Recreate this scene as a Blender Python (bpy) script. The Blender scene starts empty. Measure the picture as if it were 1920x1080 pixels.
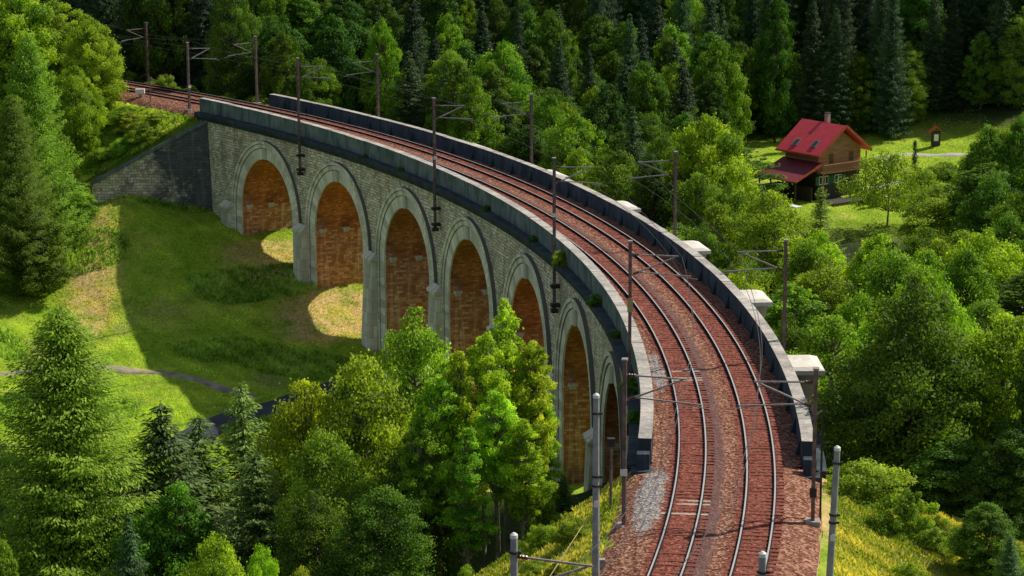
import bpy, math, random
import numpy as np
from mathutils import Vector, Matrix

random.seed(7)
RNG = np.random.default_rng(7)
R_ = math.radians
sc = bpy.context.scene
COL = sc.collection

# ------------------------------------------------------------------ world frame
Z0 = 61.0                       # valley floor is about z = 0
F_PX = 4579.75                  # focal length in pixels of a 1920 wide frame
PITCH, ROLL = 0.21338, 0.00406
GX, GY, HC = -0.01498, -0.01615, 35.5655
CX, CY, RC, TD = -215.0, 149.623, 227.661, 3.778   # curve centre, radius, track spacing
TH0, TH1 = -5.0, 36.7           # viaduct from / to (degrees on the curve)
SUN_AZ, SUN_EL = R_(29.5), R_(45)

def cam_axes():
    cp, sp = math.cos(PITCH), math.sin(PITCH)
    fwd = np.array([0, cp, -sp]); right = np.array([1.0, 0, 0]); down = np.cross(fwd, right)
    c, s = math.cos(ROLL), math.sin(ROLL)
    return c*right + s*down, -s*right + c*down, fwd
AXR, AXD, AXF = cam_axes()

def at(px, py, Y):
    v = (px-960)/F_PX*AXR + (py-540)/F_PX*AXD + AXF
    v = v*(Y/v[1])
    return np.array([v[0], v[1], v[2]+Z0])

def proj(p):
    q = np.array([p[0], p[1], p[2]-Z0])
    d = q@AXF
    return 960+F_PX*(q@AXR)/d, 540+F_PX*(q@AXD)/d

def deckz(x, y): return Z0 - HC + GX*x + GY*y
def cyl(deg, off, h=0.0):
    t = R_(deg); x = CX+(RC+off)*math.cos(t); y = CY+(RC+off)*math.sin(t)
    return (x, y, deckz(x, y)+h)
def arc(deg): return R_(deg)*RC

# ------------------------------------------------------------------ helpers
def tag(o, label=None, cat=None, group=None, kind=None):
    if label: o['label'] = label
    if cat: o['category'] = cat
    if group: o['group'] = group
    if kind: o['kind'] = kind
    return o

def empty(name, loc, label=None, cat=None, group=None, rz=0.0):
    o = bpy.data.objects.new(name, None); COL.objects.link(o)
    o.location = loc; o.rotation_euler = (0, 0, rz); o.empty_display_size = 0.2
    return tag(o, label, cat, group)

class MB:
    """collects faces and builds ONE mesh object"""
    def __init__(s): s.v = []; s.f = []; s.uv = []; s.mi = []
    def face(s, pts, uvs=None, mi=0):
        b = len(s.v); s.v.extend([tuple(p) for p in pts]); s.f.append(tuple(range(b, b+len(pts))))
        s.uv.extend(uvs if uvs else [(0, 0)]*len(pts)); s.mi.append(mi)
    def grid(s, pts, uvs=None, mi=0, flip=False):
        n, m = len(pts), len(pts[0]); b = len(s.v)
        for row in pts: s.v.extend([tuple(p) for p in row])
        for i in range(n-1):
            for j in range(m-1):
                q = [(i, j), (i+1, j), (i+1, j+1), (i, j+1)]
                if flip: q.reverse()
                s.f.append(tuple(b+a*m+c for a, c in q))
                s.uv.extend([uvs[a][c] if uvs else (0, 0) for a, c in q]); s.mi.append(mi)
    def box(s, c, sx, sy, sz, ax=(1, 0, 0), az=(0, 0, 1), mi=0, taper=1.0):
        c = Vector(c); ax = Vector(ax).normalized(); az = Vector(az).normalized()
        ay = az.cross(ax).normalized()
        P = []
        for k in (-1, 1):
            t = taper if k > 0 else 1.0
            for i, j in ((-1, -1), (1, -1), (1, 1), (-1, 1)):
                P.append(c + ax*(i*sx/2*t) + ay*(j*sy/2*t) + az*(k*sz/2))
        for q in ((3, 2, 1, 0), (4, 5, 6, 7), (0, 1, 5, 4), (1, 2, 6, 5), (2, 3, 7, 6), (3, 0, 4, 7)):
            pts = [P[i] for i in q]
            e0 = (pts[1]-pts[0]).length; e1 = (pts[2]-pts[1]).length
            s.face(pts, [(0, 0), (e0, 0), (e0, e1), (0, e1)], mi)
    def bar(s, a, b, w, d=None, up=(0, 0, 1), mi=0):
        a = Vector(a); b = Vector(b); d = d or w
        z = (b-a); L = z.length; z.normalize()
        u = Vector(up)
        if abs(z.dot(u)) > 0.95: u = Vector((1, 0, 0))
        x = u.cross(z).normalized()
        s.box((a+b)/2, w, d, L, ax=x, az=z, mi=mi)
    def tube(s, pts, rad, seg=8, mi=0, cap=True):
        pts = [Vector(p) for p in pts]; rings = []
        n = len(pts)
        for i, p in enumerate(pts):
            t = (pts[min(i+1, n-1)]-pts[max(i-1, 0)]).normalized()
            u = Vector((0, 0, 1)) if abs(t.z) < 0.9 else Vector((1, 0, 0))
            x = t.cross(u).normalized(); y = x.cross(t)
            r = rad[i] if hasattr(rad, '__len__') else rad
            rings.append([p + x*(r*math.cos(2*math.pi*k/seg)) + y*(r*math.sin(2*math.pi*k/seg)) for k in range(seg+1)])
        acc = [0.0]
        for i in range(1, n): acc.append(acc[-1]+(pts[i]-pts[i-1]).length)
        s.grid(rings, [[(k/seg, acc[i]) for k in range(seg+1)] for i in range(n)], mi)
        if cap:
            s.face(list(reversed(rings[-1][:-1])), None, mi); s.face(rings[0][:-1], None, mi)
    def build(s, name, mats, parent=None, smooth=False):
        me = bpy.data.meshes.new(name); me.from_pydata(s.v, [], s.f)
        uvl = me.uv_layers.new(name='UVMap')
        uvl.data.foreach_set('uv', np.array(s.uv, dtype=np.float32).ravel())
        if not isinstance(mats, (list, tuple)): mats = [mats]
        for m in mats: me.materials.append(m)
        me.polygons.foreach_set('material_index', s.mi)
        me.polygons.foreach_set('use_smooth', [smooth]*len(s.f))
        me.update()
        o = bpy.data.objects.new(name, me); COL.objects.link(o)
        if parent is not None:
            o.parent = parent; o.matrix_parent_inverse = Matrix.LocRotScale(parent.location, parent.rotation_euler, parent.scale).inverted()
        return o

def np_mesh(name, verts, quads, mats, smooth=False, tone=None):
    me = bpy.data.meshes.new(name)
    me.vertices.add(len(verts)); me.vertices.foreach_set('co', verts.astype(np.float32).ravel())
    nq = len(quads); k = quads.shape[1]
    me.loops.add(nq*k); me.loops.foreach_set('vertex_index', quads.astype(np.int32).ravel())
    me.polygons.add(nq); me.polygons.foreach_set('loop_start', np.arange(0, nq*k, k, dtype=np.int32))
    me.polygons.foreach_set('loop_total', np.full(nq, k, dtype=np.int32))
    for m in mats: me.materials.append(m)
    if tone is not None:
        a = me.attributes.new('tone', 'FLOAT', 'POINT'); a.data.foreach_set('value', tone.astype(np.float32))
    me.polygons.foreach_set('use_smooth', [smooth]*nq)
    me.update(calc_edges=True); me.validate()
    return me

# ------------------------------------------------------------------ materials
def mat(name):
    m = bpy.data.materials.new(name); m.use_nodes = True
    nt = m.node_tree; nt.nodes.clear()
    out = nt.nodes.new('ShaderNodeOutputMaterial')
    b = nt.nodes.new('ShaderNodeBsdfPrincipled'); nt.links.new(b.outputs[0], out.inputs[0])
    return m, nt, b, out
def N(nt, t, **kw):
    n = nt.nodes.new(t)
    for k, v in kw.items():
        if k.startswith('i_'): n.inputs[k[2:].replace('_', ' ')].default_value = v
        else: setattr(n, k, v)
    return n
def ramp(nt, fac, stops, interp='LINEAR'):
    r = nt.nodes.new('ShaderNodeValToRGB'); e = r.color_ramp; e.interpolation = interp
    while len(e.elements) < len(stops): e.elements.new(0.5)
    for el, (p, c) in zip(e.elements, stops):
        el.position = p; el.color = (c, c, c, 1) if isinstance(c, (int, float)) else (*c, 1)
    nt.links.new(fac, r.inputs[0]); return r.outputs[0]
def noise(nt, vec, scale, detail=4, rough=0.55, dist=0.0):
    n = nt.nodes.new('ShaderNodeTexNoise'); n.inputs['Scale'].default_value = scale
    n.inputs['Detail'].default_value = detail; n.inputs['Roughness'].default_value = rough; n.inputs['Distortion'].default_value = dist
    if vec is not None: nt.links.new(vec, n.inputs['Vector'])
    return n.outputs[0]
def mix(nt, fac, a, b, mode='MIX'):
    n = nt.nodes.new('ShaderNodeMix'); n.data_type = 'RGBA'; n.blend_type = mode
    for sock, v in ((n.inputs[0], fac), (n.inputs[6], a), (n.inputs[7], b)):
        if isinstance(v, (int, float)): sock.default_value = v
        elif isinstance(v, tuple): sock.default_value = (*v, 1)
        else: nt.links.new(v, sock)
    return n.outputs[2]
def math_(nt, op, a, b=None, c=None, clamp=False):
    n = nt.nodes.new('ShaderNodeMath'); n.operation = op; n.use_clamp = clamp
    for k, v in enumerate((a, b, c)):
        if v is None: continue
        if isinstance(v, (int, float)): n.inputs[k].default_value = v
        else: nt.links.new(v, n.inputs[k])
    return n.outputs[0]
def bump(nt, b, h, strength=0.5, dist=0.05):
    n = nt.nodes.new('ShaderNodeBump'); n.inputs['Strength'].default_value = strength; n.inputs['Distance'].default_value = dist
    nt.links.new(h, n.inputs['Height']); nt.links.new(n.outputs[0], b.inputs['Normal'])
def vmap(nt, vec, scale=(1, 1, 1), loc=(0, 0, 0)):
    n = nt.nodes.new('ShaderNodeMapping'); n.inputs['Scale'].default_value = scale; n.inputs['Location'].default_value = loc
    nt.links.new(vec, n.inputs[0]); return n.outputs[0]
def uvn(nt): return nt.nodes.new('ShaderNodeUVMap').outputs[0]
def objc(nt): return nt.nodes.new('ShaderNodeTexCoord').outputs['Object']
def posn(nt): return nt.nodes.new('ShaderNodeNewGeometry').outputs['Position']

def simple(name, col, rough=0.8, metal=0.0, var=0.25, scale=2.0, bmp=0.2, spec=0.3):
    m, nt, b, _ = mat(name); p = posn(nt)
    n = noise(nt, p, scale, 5)
    dark = tuple(c*(1-var) for c in col); lite = tuple(min(1, c*(1+var)) for c in col)
    nt.links.new(ramp(nt, n, [(0.3, dark), (0.7, lite)]), b.inputs['Base Color'])
    b.inputs['Roughness'].default_value = rough; b.inputs['Metallic'].default_value = metal
    b.inputs['Specular IOR Level'].default_value = spec
    if bmp: bump(nt, b, noise(nt, p, scale*6, 3), bmp, 0.02)
    return m

def masonry(name, cols, bw, bh, mortar, stain=(0.05, 0.06, 0.06), stain_amt=0.6, mort=0.04, rough_warp=0.25, sq=0.5, stainlo=0.52, bmp=0.7, streak=0.5, top=0.0, contrast=0.55, xdark=False, soot=0.0):
    m, nt, b, _ = mat(name); uv = uvn(nt)
    w = nt.nodes.new('ShaderNodeTexNoise'); w.inputs['Scale'].default_value = 1.3; w.inputs['Detail'].default_value = 3
    nt.links.new(uv, w.inputs['Vector'])
    sub = nt.nodes.new('ShaderNodeVectorMath'); sub.operation = 'SUBTRACT'; nt.links.new(w.outputs['Color'], sub.inputs[0]); sub.inputs[1].default_value = (.5, .5, .5)
    ml = nt.nodes.new('ShaderNodeVectorMath'); ml.operation = 'MULTIPLY_ADD'; nt.links.new(sub.outputs[0], ml.inputs[0]); ml.inputs[1].default_value = (rough_warp,)*3
    nt.links.new(uv, ml.inputs[2])
    br = nt.nodes.new('ShaderNodeTexBrick'); nt.links.new(ml.outputs[0], br.inputs['Vector'])
    br.inputs['Scale'].default_value = 1.0; br.inputs['Brick Width'].default_value = bw; br.inputs['Row Height'].default_value = bh
    br.inputs['Mortar Size'].default_value = mort; br.inputs['Mortar Smooth'].default_value = 0.3; br.inputs['Bias'].default_value = 0
    br.inputs['Color1'].default_value = (0, 0, 0, 1); br.inputs['Color2'].default_value = (1, 1, 1, 1); br.inputs['Mortar'].default_value = (.5, .5, .5, 1)
    br.offset = 0.5; br.squash = sq; br.squash_frequency = 3
    n1 = noise(nt, uv, 2.2, 6, 0.7)
    f = math_(nt, 'ADD', math_(nt, 'MULTIPLY', br.outputs['Color'], contrast), math_(nt, 'MULTIPLY', n1, 0.5))
    c = ramp(nt, f, [(0.18, cols[0]), (0.5, cols[1]), (0.85, cols[2])])
    c = mix(nt, br.outputs['Fac'], c, mortar)
    big = noise(nt, vmap(nt, uv, (0.16, 0.16, 1)), 1.0, 6, 0.62, 0.6)
    st = ramp(nt, big, [(stainlo, 0.0), (stainlo+0.16, stain_amt)])
    c = mix(nt, st, c, stain)
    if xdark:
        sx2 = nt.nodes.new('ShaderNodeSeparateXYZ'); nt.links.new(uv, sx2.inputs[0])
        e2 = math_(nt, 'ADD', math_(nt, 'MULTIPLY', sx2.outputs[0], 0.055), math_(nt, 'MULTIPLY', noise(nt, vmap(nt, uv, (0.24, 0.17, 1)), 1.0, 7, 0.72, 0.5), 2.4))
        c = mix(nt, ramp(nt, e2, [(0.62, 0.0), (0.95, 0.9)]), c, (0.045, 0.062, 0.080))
    if soot:
        c = mix(nt, ramp(nt, noise(nt, vmap(nt, uv, (0.22, 0.3, 1), (5, 2, 0)), 1.0, 6, 0.7, 0.8), [(0.46, 0.0), (0.66, soot)]), c, (0.10, 0.045, 0.02))
    sk = noise(nt, vmap(nt, uv, (0.85, 0.07, 1)), 1.0, 5, 0.65, 0.25)
    skf = ramp(nt, sk, [(0.52, 0.0), (0.72, streak)])
    c = mix(nt, skf, c, tuple(min(1, x*1.15) for x in cols[2]))
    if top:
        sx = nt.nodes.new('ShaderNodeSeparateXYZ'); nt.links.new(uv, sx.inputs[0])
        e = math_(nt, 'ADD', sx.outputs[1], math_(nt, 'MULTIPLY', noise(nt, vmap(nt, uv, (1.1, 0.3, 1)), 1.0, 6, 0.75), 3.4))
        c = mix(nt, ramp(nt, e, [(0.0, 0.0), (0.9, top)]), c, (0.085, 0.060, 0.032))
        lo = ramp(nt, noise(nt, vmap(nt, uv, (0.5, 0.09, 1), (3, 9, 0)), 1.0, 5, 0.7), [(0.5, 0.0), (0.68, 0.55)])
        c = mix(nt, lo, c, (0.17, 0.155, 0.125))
    nt.links.new(c, b.inputs['Base Color']); b.inputs['Roughness'].default_value = 0.9; b.inputs['Specular IOR Level'].default_value = 0.2
    h = math_(nt, 'SUBTRACT', math_(nt, 'MULTIPLY', n1, 0.8), br.outputs['Fac'])
    bump(nt, b, h, bmp, 0.06)
    return m

M = {}
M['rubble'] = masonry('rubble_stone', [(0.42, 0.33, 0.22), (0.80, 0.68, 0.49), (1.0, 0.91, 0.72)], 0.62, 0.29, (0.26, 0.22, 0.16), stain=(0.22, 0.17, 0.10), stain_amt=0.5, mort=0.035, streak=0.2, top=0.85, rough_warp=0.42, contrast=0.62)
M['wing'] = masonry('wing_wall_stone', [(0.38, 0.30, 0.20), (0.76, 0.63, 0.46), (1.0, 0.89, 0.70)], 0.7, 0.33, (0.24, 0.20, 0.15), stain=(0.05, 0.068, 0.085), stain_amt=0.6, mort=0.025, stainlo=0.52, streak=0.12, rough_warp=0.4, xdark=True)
M['ashlar'] = masonry('dressed_stone', [(0.52, 0.47, 0.37), (0.78, 0.72, 0.58), (0.95, 0.90, 0.76)], 0.8, 1.25, (0.30, 0.28, 0.23), stain=(0.34, 0.32, 0.25), stain_amt=0.6, mort=0.018, rough_warp=0.04, bmp=0.35, streak=0.35, stainlo=0.47)
M['brick'] = masonry('vault_brick', [(0.28, 0.085, 0.028), (0.52, 0.18, 0.06), (0.82, 0.38, 0.16)], 0.6, 0.20, (0.34, 0.14, 0.05), stain=(0.88, 0.64, 0.40), stain_amt=0.6, mort=0.02, rough_warp=0.07, streak=0.25, stainlo=0.56, bmp=0.3, contrast=0.45, soot=0.8)
M['jamb'] = masonry('jamb_brick', [(0.36, 0.13, 0.05), (0.64, 0.29, 0.13), (0.96, 0.60, 0.38)], 0.7, 0.24, (0.36, 0.18, 0.08), stain=(0.95, 0.84, 0.68), stain_amt=0.75, mort=0.02, rough_warp=0.07, streak=0.9, stainlo=0.52, bmp=0.3, contrast=0.45, soot=0.55)
M['buttress'] = masonry('buttress_stone', [(0.4, 0.34, 0.27), (0.55, 0.48, 0.39), (0.66, 0.6, 0.5)], 1.2, 0.7, (0.34, 0.3, 0.24), stain=(0.25, 0.22, 0.18), stain_amt=0.4, mort=0.015, rough_warp=0.03, bmp=0.3)

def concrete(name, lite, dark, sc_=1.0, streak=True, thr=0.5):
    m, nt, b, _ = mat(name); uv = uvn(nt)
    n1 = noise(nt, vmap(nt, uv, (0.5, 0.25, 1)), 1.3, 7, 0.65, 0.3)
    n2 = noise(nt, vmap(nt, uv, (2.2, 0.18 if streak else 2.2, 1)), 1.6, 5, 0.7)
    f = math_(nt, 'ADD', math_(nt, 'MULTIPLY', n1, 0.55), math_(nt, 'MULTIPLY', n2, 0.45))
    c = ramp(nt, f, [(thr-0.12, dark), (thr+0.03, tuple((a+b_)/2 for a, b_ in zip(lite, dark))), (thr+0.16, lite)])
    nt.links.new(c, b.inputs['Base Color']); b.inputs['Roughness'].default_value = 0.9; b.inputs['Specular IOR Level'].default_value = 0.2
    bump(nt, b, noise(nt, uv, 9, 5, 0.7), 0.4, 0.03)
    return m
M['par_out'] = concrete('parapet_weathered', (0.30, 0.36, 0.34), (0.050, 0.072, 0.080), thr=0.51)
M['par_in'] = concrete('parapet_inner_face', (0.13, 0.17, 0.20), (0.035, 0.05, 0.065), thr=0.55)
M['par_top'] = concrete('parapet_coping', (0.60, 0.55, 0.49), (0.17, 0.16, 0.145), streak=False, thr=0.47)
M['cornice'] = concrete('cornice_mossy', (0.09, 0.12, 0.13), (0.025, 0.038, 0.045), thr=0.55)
M['groove'] = concrete('dark_joint', (0.30, 0.29, 0.24), (0.09, 0.085, 0.07))  # darker tone for the grooves and outer edge of the arch rings
M['cap'] = concrete('buttress_cap_stone', (0.78, 0.73, 0.65), (0.46, 0.42, 0.36), streak=False, thr=0.4)
M['concrete_pole'] = simple('concrete_pole', (0.30, 0.31, 0.31), 0.8, 0, 0.2, 3)
M['mast'] = simple('rusty_mast_paint', (0.17, 0.115, 0.105), 0.7, 0.0, 0.45, 2.5)
M['mast_dark'] = simple('dark_mast_steel', (0.05, 0.04, 0.04), 0.6, 0.2, 0.4, 3)
M['arm'] = simple('galvanised_arm', (0.34, 0.30, 0.29), 0.55, 0.4, 0.3, 4)
M['insul'] = simple('brown_porcelain', (0.10, 0.04, 0.025), 0.25, 0, 0.2, 4, 0)
M['wire'] = simple('copper_wire', (0.10, 0.085, 0.08), 0.6, 0.5, 0.2, 4, 0)
M['plate'] = simple('white_plate', (0.75, 0.75, 0.7), 0.5, 0, 0.05, 4, 0)
M['yplate'] = simple('faded_yellow_plate', (0.42, 0.33, 0.16), 0.6, 0, 0.2, 6, 0)
M['rail_top'] = simple('polished_rail_head', (0.55, 0.53, 0.50), 0.42, 0.4, 0.08, 2, 0, 0.5)
M['rail_side'] = simple('rusty_rail_web', (0.030, 0.018, 0.015), 0.95, 0.0, 0.3, 5, 0, 0.1)
M['sleeper'] = simple('brown_sleeper', (0.19, 0.056, 0.036), 0.9, 0, 0.35, 2.5)
M['sleeper_pale'] = simple('pale_sleeper', (0.42, 0.33, 0.27), 0.9, 0, 0.2, 2.5)

def ballast_mat():
    m, nt, b, _ = mat('red_ballast'); uv = uvn(nt)
    sep = nt.nodes.new('ShaderNodeSeparateXYZ'); nt.links.new(uv, sep.inputs[0])
    off = sep.outputs[1]; s_ = sep.outputs[0]
    wob = math_(nt, 'MULTIPLY', math_(nt, 'SUBTRACT', noise(nt, uv, 0.8, 4), 0.5), 0.35)
    o2 = math_(nt, 'ADD', off, wob)
    # distance from nearer track centre
    d = math_(nt, 'ABSOLUTE', math_(nt, 'SUBTRACT', math_(nt, 'ABSOLUTE', o2), TD/2))
    bed = ramp(nt, math_(nt, 'DIVIDE', d, 2.0), [(0.50, 1.0), (0.72, 0.0)])
    vor = nt.nodes.new('ShaderNodeTexVoronoi'); vor.inputs['Scale'].default_value = 7.0
    nt.links.new(uv, vor.inputs['Vector'])
    vs = nt.nodes.new('ShaderNodeSeparateColor'); nt.links.new(vor.outputs['Color'], vs.inputs[0])
    stone = math_(nt, 'ADD', math_(nt, 'MULTIPLY', vs.outputs[0], 0.6), math_(nt, 'MULTIPLY', noise(nt, uv, 1.6, 6, 0.7), 0.4))
    c_bed = ramp(nt, stone, [(0.12, (0.060, 0.016, 0.010)), (0.5, (0.19, 0.050, 0.032)), (0.92, (0.46, 0.17, 0.11))])
    c_out = ramp(nt, stone, [(0.12, (0.075, 0.026, 0.017)), (0.5, (0.22, 0.088, 0.054)), (0.92, (0.62, 0.35, 0.23))])
    c = mix(nt, bed, c_out, c_bed)
    # purple-brown oily band just right of the left-hand track
    pb = ramp(nt, math_(nt, 'ABSOLUTE', math_(nt, 'ADD', o2, 0.55)), [(0.25, 0.75), (0.6, 0.0)])
    c = mix(nt, pb, c, (0.115, 0.065, 0.065))
    # grime and the rails' shade, painted as dark strips beside every rail
    g = None
    for r in (-TD/2-.7525, -TD/2+.7525, TD/2-.7525, TD/2+.7525):
        k = ramp(nt, math_(nt, 'ABSOLUTE', math_(nt, 'SUBTRACT', off, r-0.03)), [(0.06, 0.8), (0.22, 0.0)])
        g = k if g is None else math_(nt, 'MAXIMUM', g, k)
    c = mix(nt, g, c, (0.03, 0.018, 0.016))
    # fresh grey gravel dumped beside the left track
    def patch(s0, o0, ls, lo):
        a = math_(nt, 'POWER', math_(nt, 'DIVIDE', math_(nt, 'SUBTRACT', s_, s0), ls), 2)
        bb = math_(nt, 'POWER', math_(nt, 'DIVIDE', math_(nt, 'SUBTRACT', off, o0), lo), 2)
        e = math_(nt, 'ADD', math_(nt, 'ADD', a, bb), math_(nt, 'MULTIPLY', math_(nt, 'SUBTRACT', noise(nt, uv, 1.1, 5, 0.7), 0.5), 2.6))
        return ramp(nt, e, [(0.5, 0.9), (0.95, 0.0)])
    gp = math_(nt, 'MAXIMUM', patch(arc(-6.9), -3.85, 7.0, 0.95), patch(arc(0.6), -3.35, 6.0, 0.5))
    c_g = ramp(nt, stone, [(0.2, (0.16, 0.145, 0.14)), (0.9, (0.52, 0.48, 0.46))])
    c = mix(nt, gp, c, c_g)
    wd = ramp(nt, noise(nt, vmap(nt, uv, (0.9, 0.9, 1), (7, 3, 0)), 1.0, 3), [(0.70, 0.0), (0.76, 0.6)])
    c = mix(nt, wd, c, (0.13, 0.16, 0.04))
    nt.links.new(c, b.inputs['Base Color']); b.inputs['Roughness'].default_value = 0.95; b.inputs['Specular IOR Level'].default_value = 0.15
    h = math_(nt, 'ADD', vor.outputs['Distance'], noise(nt, uv, 2.5, 5, 0.7))
    bump(nt, b, h, 0.9, 0.10)
    return m
M['ballast'] = ballast_mat()

def leafmat(name, a, b_, trans=0.35, tcol=None):
    m, nt, b, out = mat(name)
    at_ = nt.nodes.new('ShaderNodeAttribute'); at_.attribute_name = 'tone'
    oi = nt.nodes.new('ShaderNodeObjectInfo')
    c = ramp(nt, at_.outputs['Fac'], [(0.0, a), (1.0, b_)])
    hs = nt.nodes.new('ShaderNodeHueSaturation')
    nt.links.new(math_(nt, 'ADD', 0.485, math_(nt, 'MULTIPLY', oi.outputs['Random'], 0.03)), hs.inputs['Hue'])
    nt.links.new(math_(nt, 'ADD', 0.85, math_(nt, 'MULTIPLY', oi.outputs['Random'], 0.3)), hs.inputs['Value'])
    nt.links.new(c, hs.inputs['Color'])
    c2 = mix(nt, 1.0, hs.outputs[0], oi.outputs['Color'], 'MULTIPLY')
    nt.links.new(c2, b.inputs['Base Color']); b.inputs['Roughness'].default_value = 0.6; b.inputs['Specular IOR Level'].default_value = 0.25
    tr = nt.nodes.new('ShaderNodeBsdfTranslucent')
    tc = mix(nt, 1.0, c2, tcol or (1.5, 1.6, 0.5), 'MULTIPLY')
    nt.links.new(tc, tr.inputs[0])
    ms = nt.nodes.new('ShaderNodeMixShader'); ms.inputs[0].default_value = trans
    nt.links.new(b.outputs[0], ms.inputs[1]); nt.links.new(tr.outputs[0], ms.inputs[2]); nt.links.new(ms.outputs[0], out.inputs[0])
    return m
LM = {
 'broad': leafmat('broadleaf', (0.025, 0.085, 0.006), (0.270, 0.420, 0.035), 0.36),
 'ash':   leafmat('ash_leaf', (0.090, 0.210, 0.010), (0.580, 0.690, 0.060), 0.50),
 'birch': leafmat('birch_leaf', (0.080, 0.135, 0.012), (0.500, 0.600, 0.070), 0.42),
 'larch': leafmat('larch_needle', (0.055, 0.115, 0.010), (0.370, 0.500, 0.055), 0.40),
 'spruce': leafmat('spruce_needle', (0.010, 0.040, 0.020), (0.110, 0.210, 0.060), 0.18),
 'fir':   leafmat('young_fir_needle', (0.060, 0.120, 0.040), (0.340, 0.450, 0.120), 0.32),
 'shrub': leafmat('shrub_leaf', (0.080, 0.160, 0.010), (0.470, 0.580, 0.070), 0.42),
 'grass': leafmat('grass_blade', (0.15, 0.27, 0.02), (0.72, 0.76, 0.20), 0.42),
}
M['bark'] = simple('grey_brown_bark', (0.12, 0.09, 0.065), 0.95, 0, 0.4, 3)
M['bark_pale'] = simple('pale_bark', (0.24, 0.21, 0.17), 0.9, 0, 0.45, 3)

# ------------------------------------------------------------------ terrain
CTRL = np.array([
 (-35,281,-51.2),(-30.8,274.8,-53.2),(-23.8,263.8,-55.2),(-15,247.5,-59.3),(-45,275,-50.1),(-44.3,269.5,-52.7),(-43,261,-56.4),(-41.3,254,-58.4),
 (-39.4,249,-59.5),(-37,242,-60.7),(-33,233,-60.6),(-31,227.5,-61),(-49,281.5,-50.5),(-20,252,-57.3),(-8,230,-60.6),(-3,214,-61),(2,200,-60.6),(4.5,188,-57),(7,167,-50),(8,150,-45),(9,135,-41.5),
 (-24,268,-54.5),(-14,258,-57.2),(0,240,-60),(10,215,-60),(14,190,-57.5),(18,165,-51),(16,140,-43),
 (-56,268,-57),(-60,285,-53),(-72,300,-48),(-60,240,-60),(-46,217,-61),(-26,222,-61.2),(-80,230,-57),(-110,260,-48),(-100,200,-57),
 (-40,180,-60.5),(-30,155,-58.5),(-12,160,-59.5),(-4,148,-55),(-12,135,-52.5),(-30,120,-53),(-60,130,-53),(-5,110,-47),(0,90,-44),(-30,80,-50),(-10,60,-42),(-90,130,-48),
 (30,225,-57),(42,185,-56),(26,150,-49),(40,130,-45.5),(24,118,-40.5),(20,105,-39),(30,95,-41),(60,110,-46),(60,160,-53),(62,200,-55),(70,240,-54),
 (34,290,-52.2),(44,285,-52.3),(55,300,-51.5),(40,312,-51.8),(62,330,-51),(40,345,-51),(22,262,-55),(52,262,-54),(85,300,-48),(80,345,-45),
 (0,285,-55),(-5,310,-50),(10,330,-50),(-38,330,-38.5),(-20,330,-44),(0,350,-44),(40,375,-41),(80,390,-32),(0,390,-30),(-40,370,-30),(-70,340,-34),(-80,310,-42),
 (0,440,-8),(60,450,-8),(-60,430,-5),(-120,360,-20),(-120,450,10),(120,420,-10),(120,300,-30),(130,200,-40),(120,100,-38),
 (0,520,20),(100,520,20),(-120,540,30),(0,0,-14),(0,30,-33),(60,20,-25),(-60,20,-30),(120,0,-15),(-120,0,-20),(-160,150,-30),(-180,300,0)], float)
CTRL[:, 2] += Z0
def _rbf():
    A = np.hypot(CTRL[:, None, 0]-CTRL[None, :, 0], CTRL[:, None, 1]-CTRL[None, :, 1])
    n = len(A); P = np.c_[np.ones(n), CTRL[:, :2]]
    K = np.block([[A, P], [P.T, np.zeros((3, 3))]])
    return np.linalg.solve(K, np.r_[CTRL[:, 2], 0, 0, 0])
WR = _rbf()
def smooth01(t): t = np.clip(t, 0, 1); return t*t*(3-2*t)
def nat(x, y):
    x = np.asarray(x, float); y = np.asarray(y, float)
    xc = np.clip(x, -190, 150); yc = np.clip(y, -10, 560)
    z = WR[-3]+WR[-2]*xc+WR[-1]*yc
    for k in range(len(CTRL)): z = z+WR[k]*np.hypot(xc-CTRL[k, 0], yc-CTRL[k, 1])
    z = z + 0.25*np.sin(x*0.35+y*0.13)*np.sin(y*0.31-x*0.08) + 0.12*np.sin(x*1.1+1.3*np.sin(y*0.5))*np.sin(y*0.93+x*0.3)
    return z + 0.03*np.hypot(x-xc, y-yc)
def terrain(x, y):
    x = np.asarray(x, float); y = np.asarray(y, float)
    z = nat(x, y)
    dx, dy = x-CX, y-CY; off = np.hypot(dx, dy)-RC; th = np.degrees(np.arctan2(dy, dx))
    dz = deckz(x, y)
    ao = np.abs(off)
    emb = dz-0.62-np.maximum(0, ao-5.0)*0.74
    cut = dz-0.62+np.maximum(0, ao-5.6)*0.8
    near = (th < TH0-0.15) & (th > -60)
    far = (th > TH1-0.2) & (th < 75) & (y > 281.9)
    embr = dz-0.62-np.maximum(0, off-5.0)*0.30
    z2 = np.maximum(z, np.where(near & (off > 0), np.maximum(emb, np.minimum(embr, dz-0.62)), emb)); z2 = np.minimum(z2, np.where(ao < 30, cut, 1e9))
    return np.where(near | far, z2, z)
def tz(x, y): return float(terrain(x, y))

def gpt(px, py):
    """ground point seen at that place of the photograph"""
    v = (px-960)/F_PX*AXR + (py-540)/F_PX*AXD + AXF
    t = np.arange(90, 420, 0.25); X = v[0]*t; Y = v[1]*t; Z = v[2]*t+Z0
    T = terrain(X, Y); i = int(np.argmax(Z < T)); return float(X[i]), float(Y[i])

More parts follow.
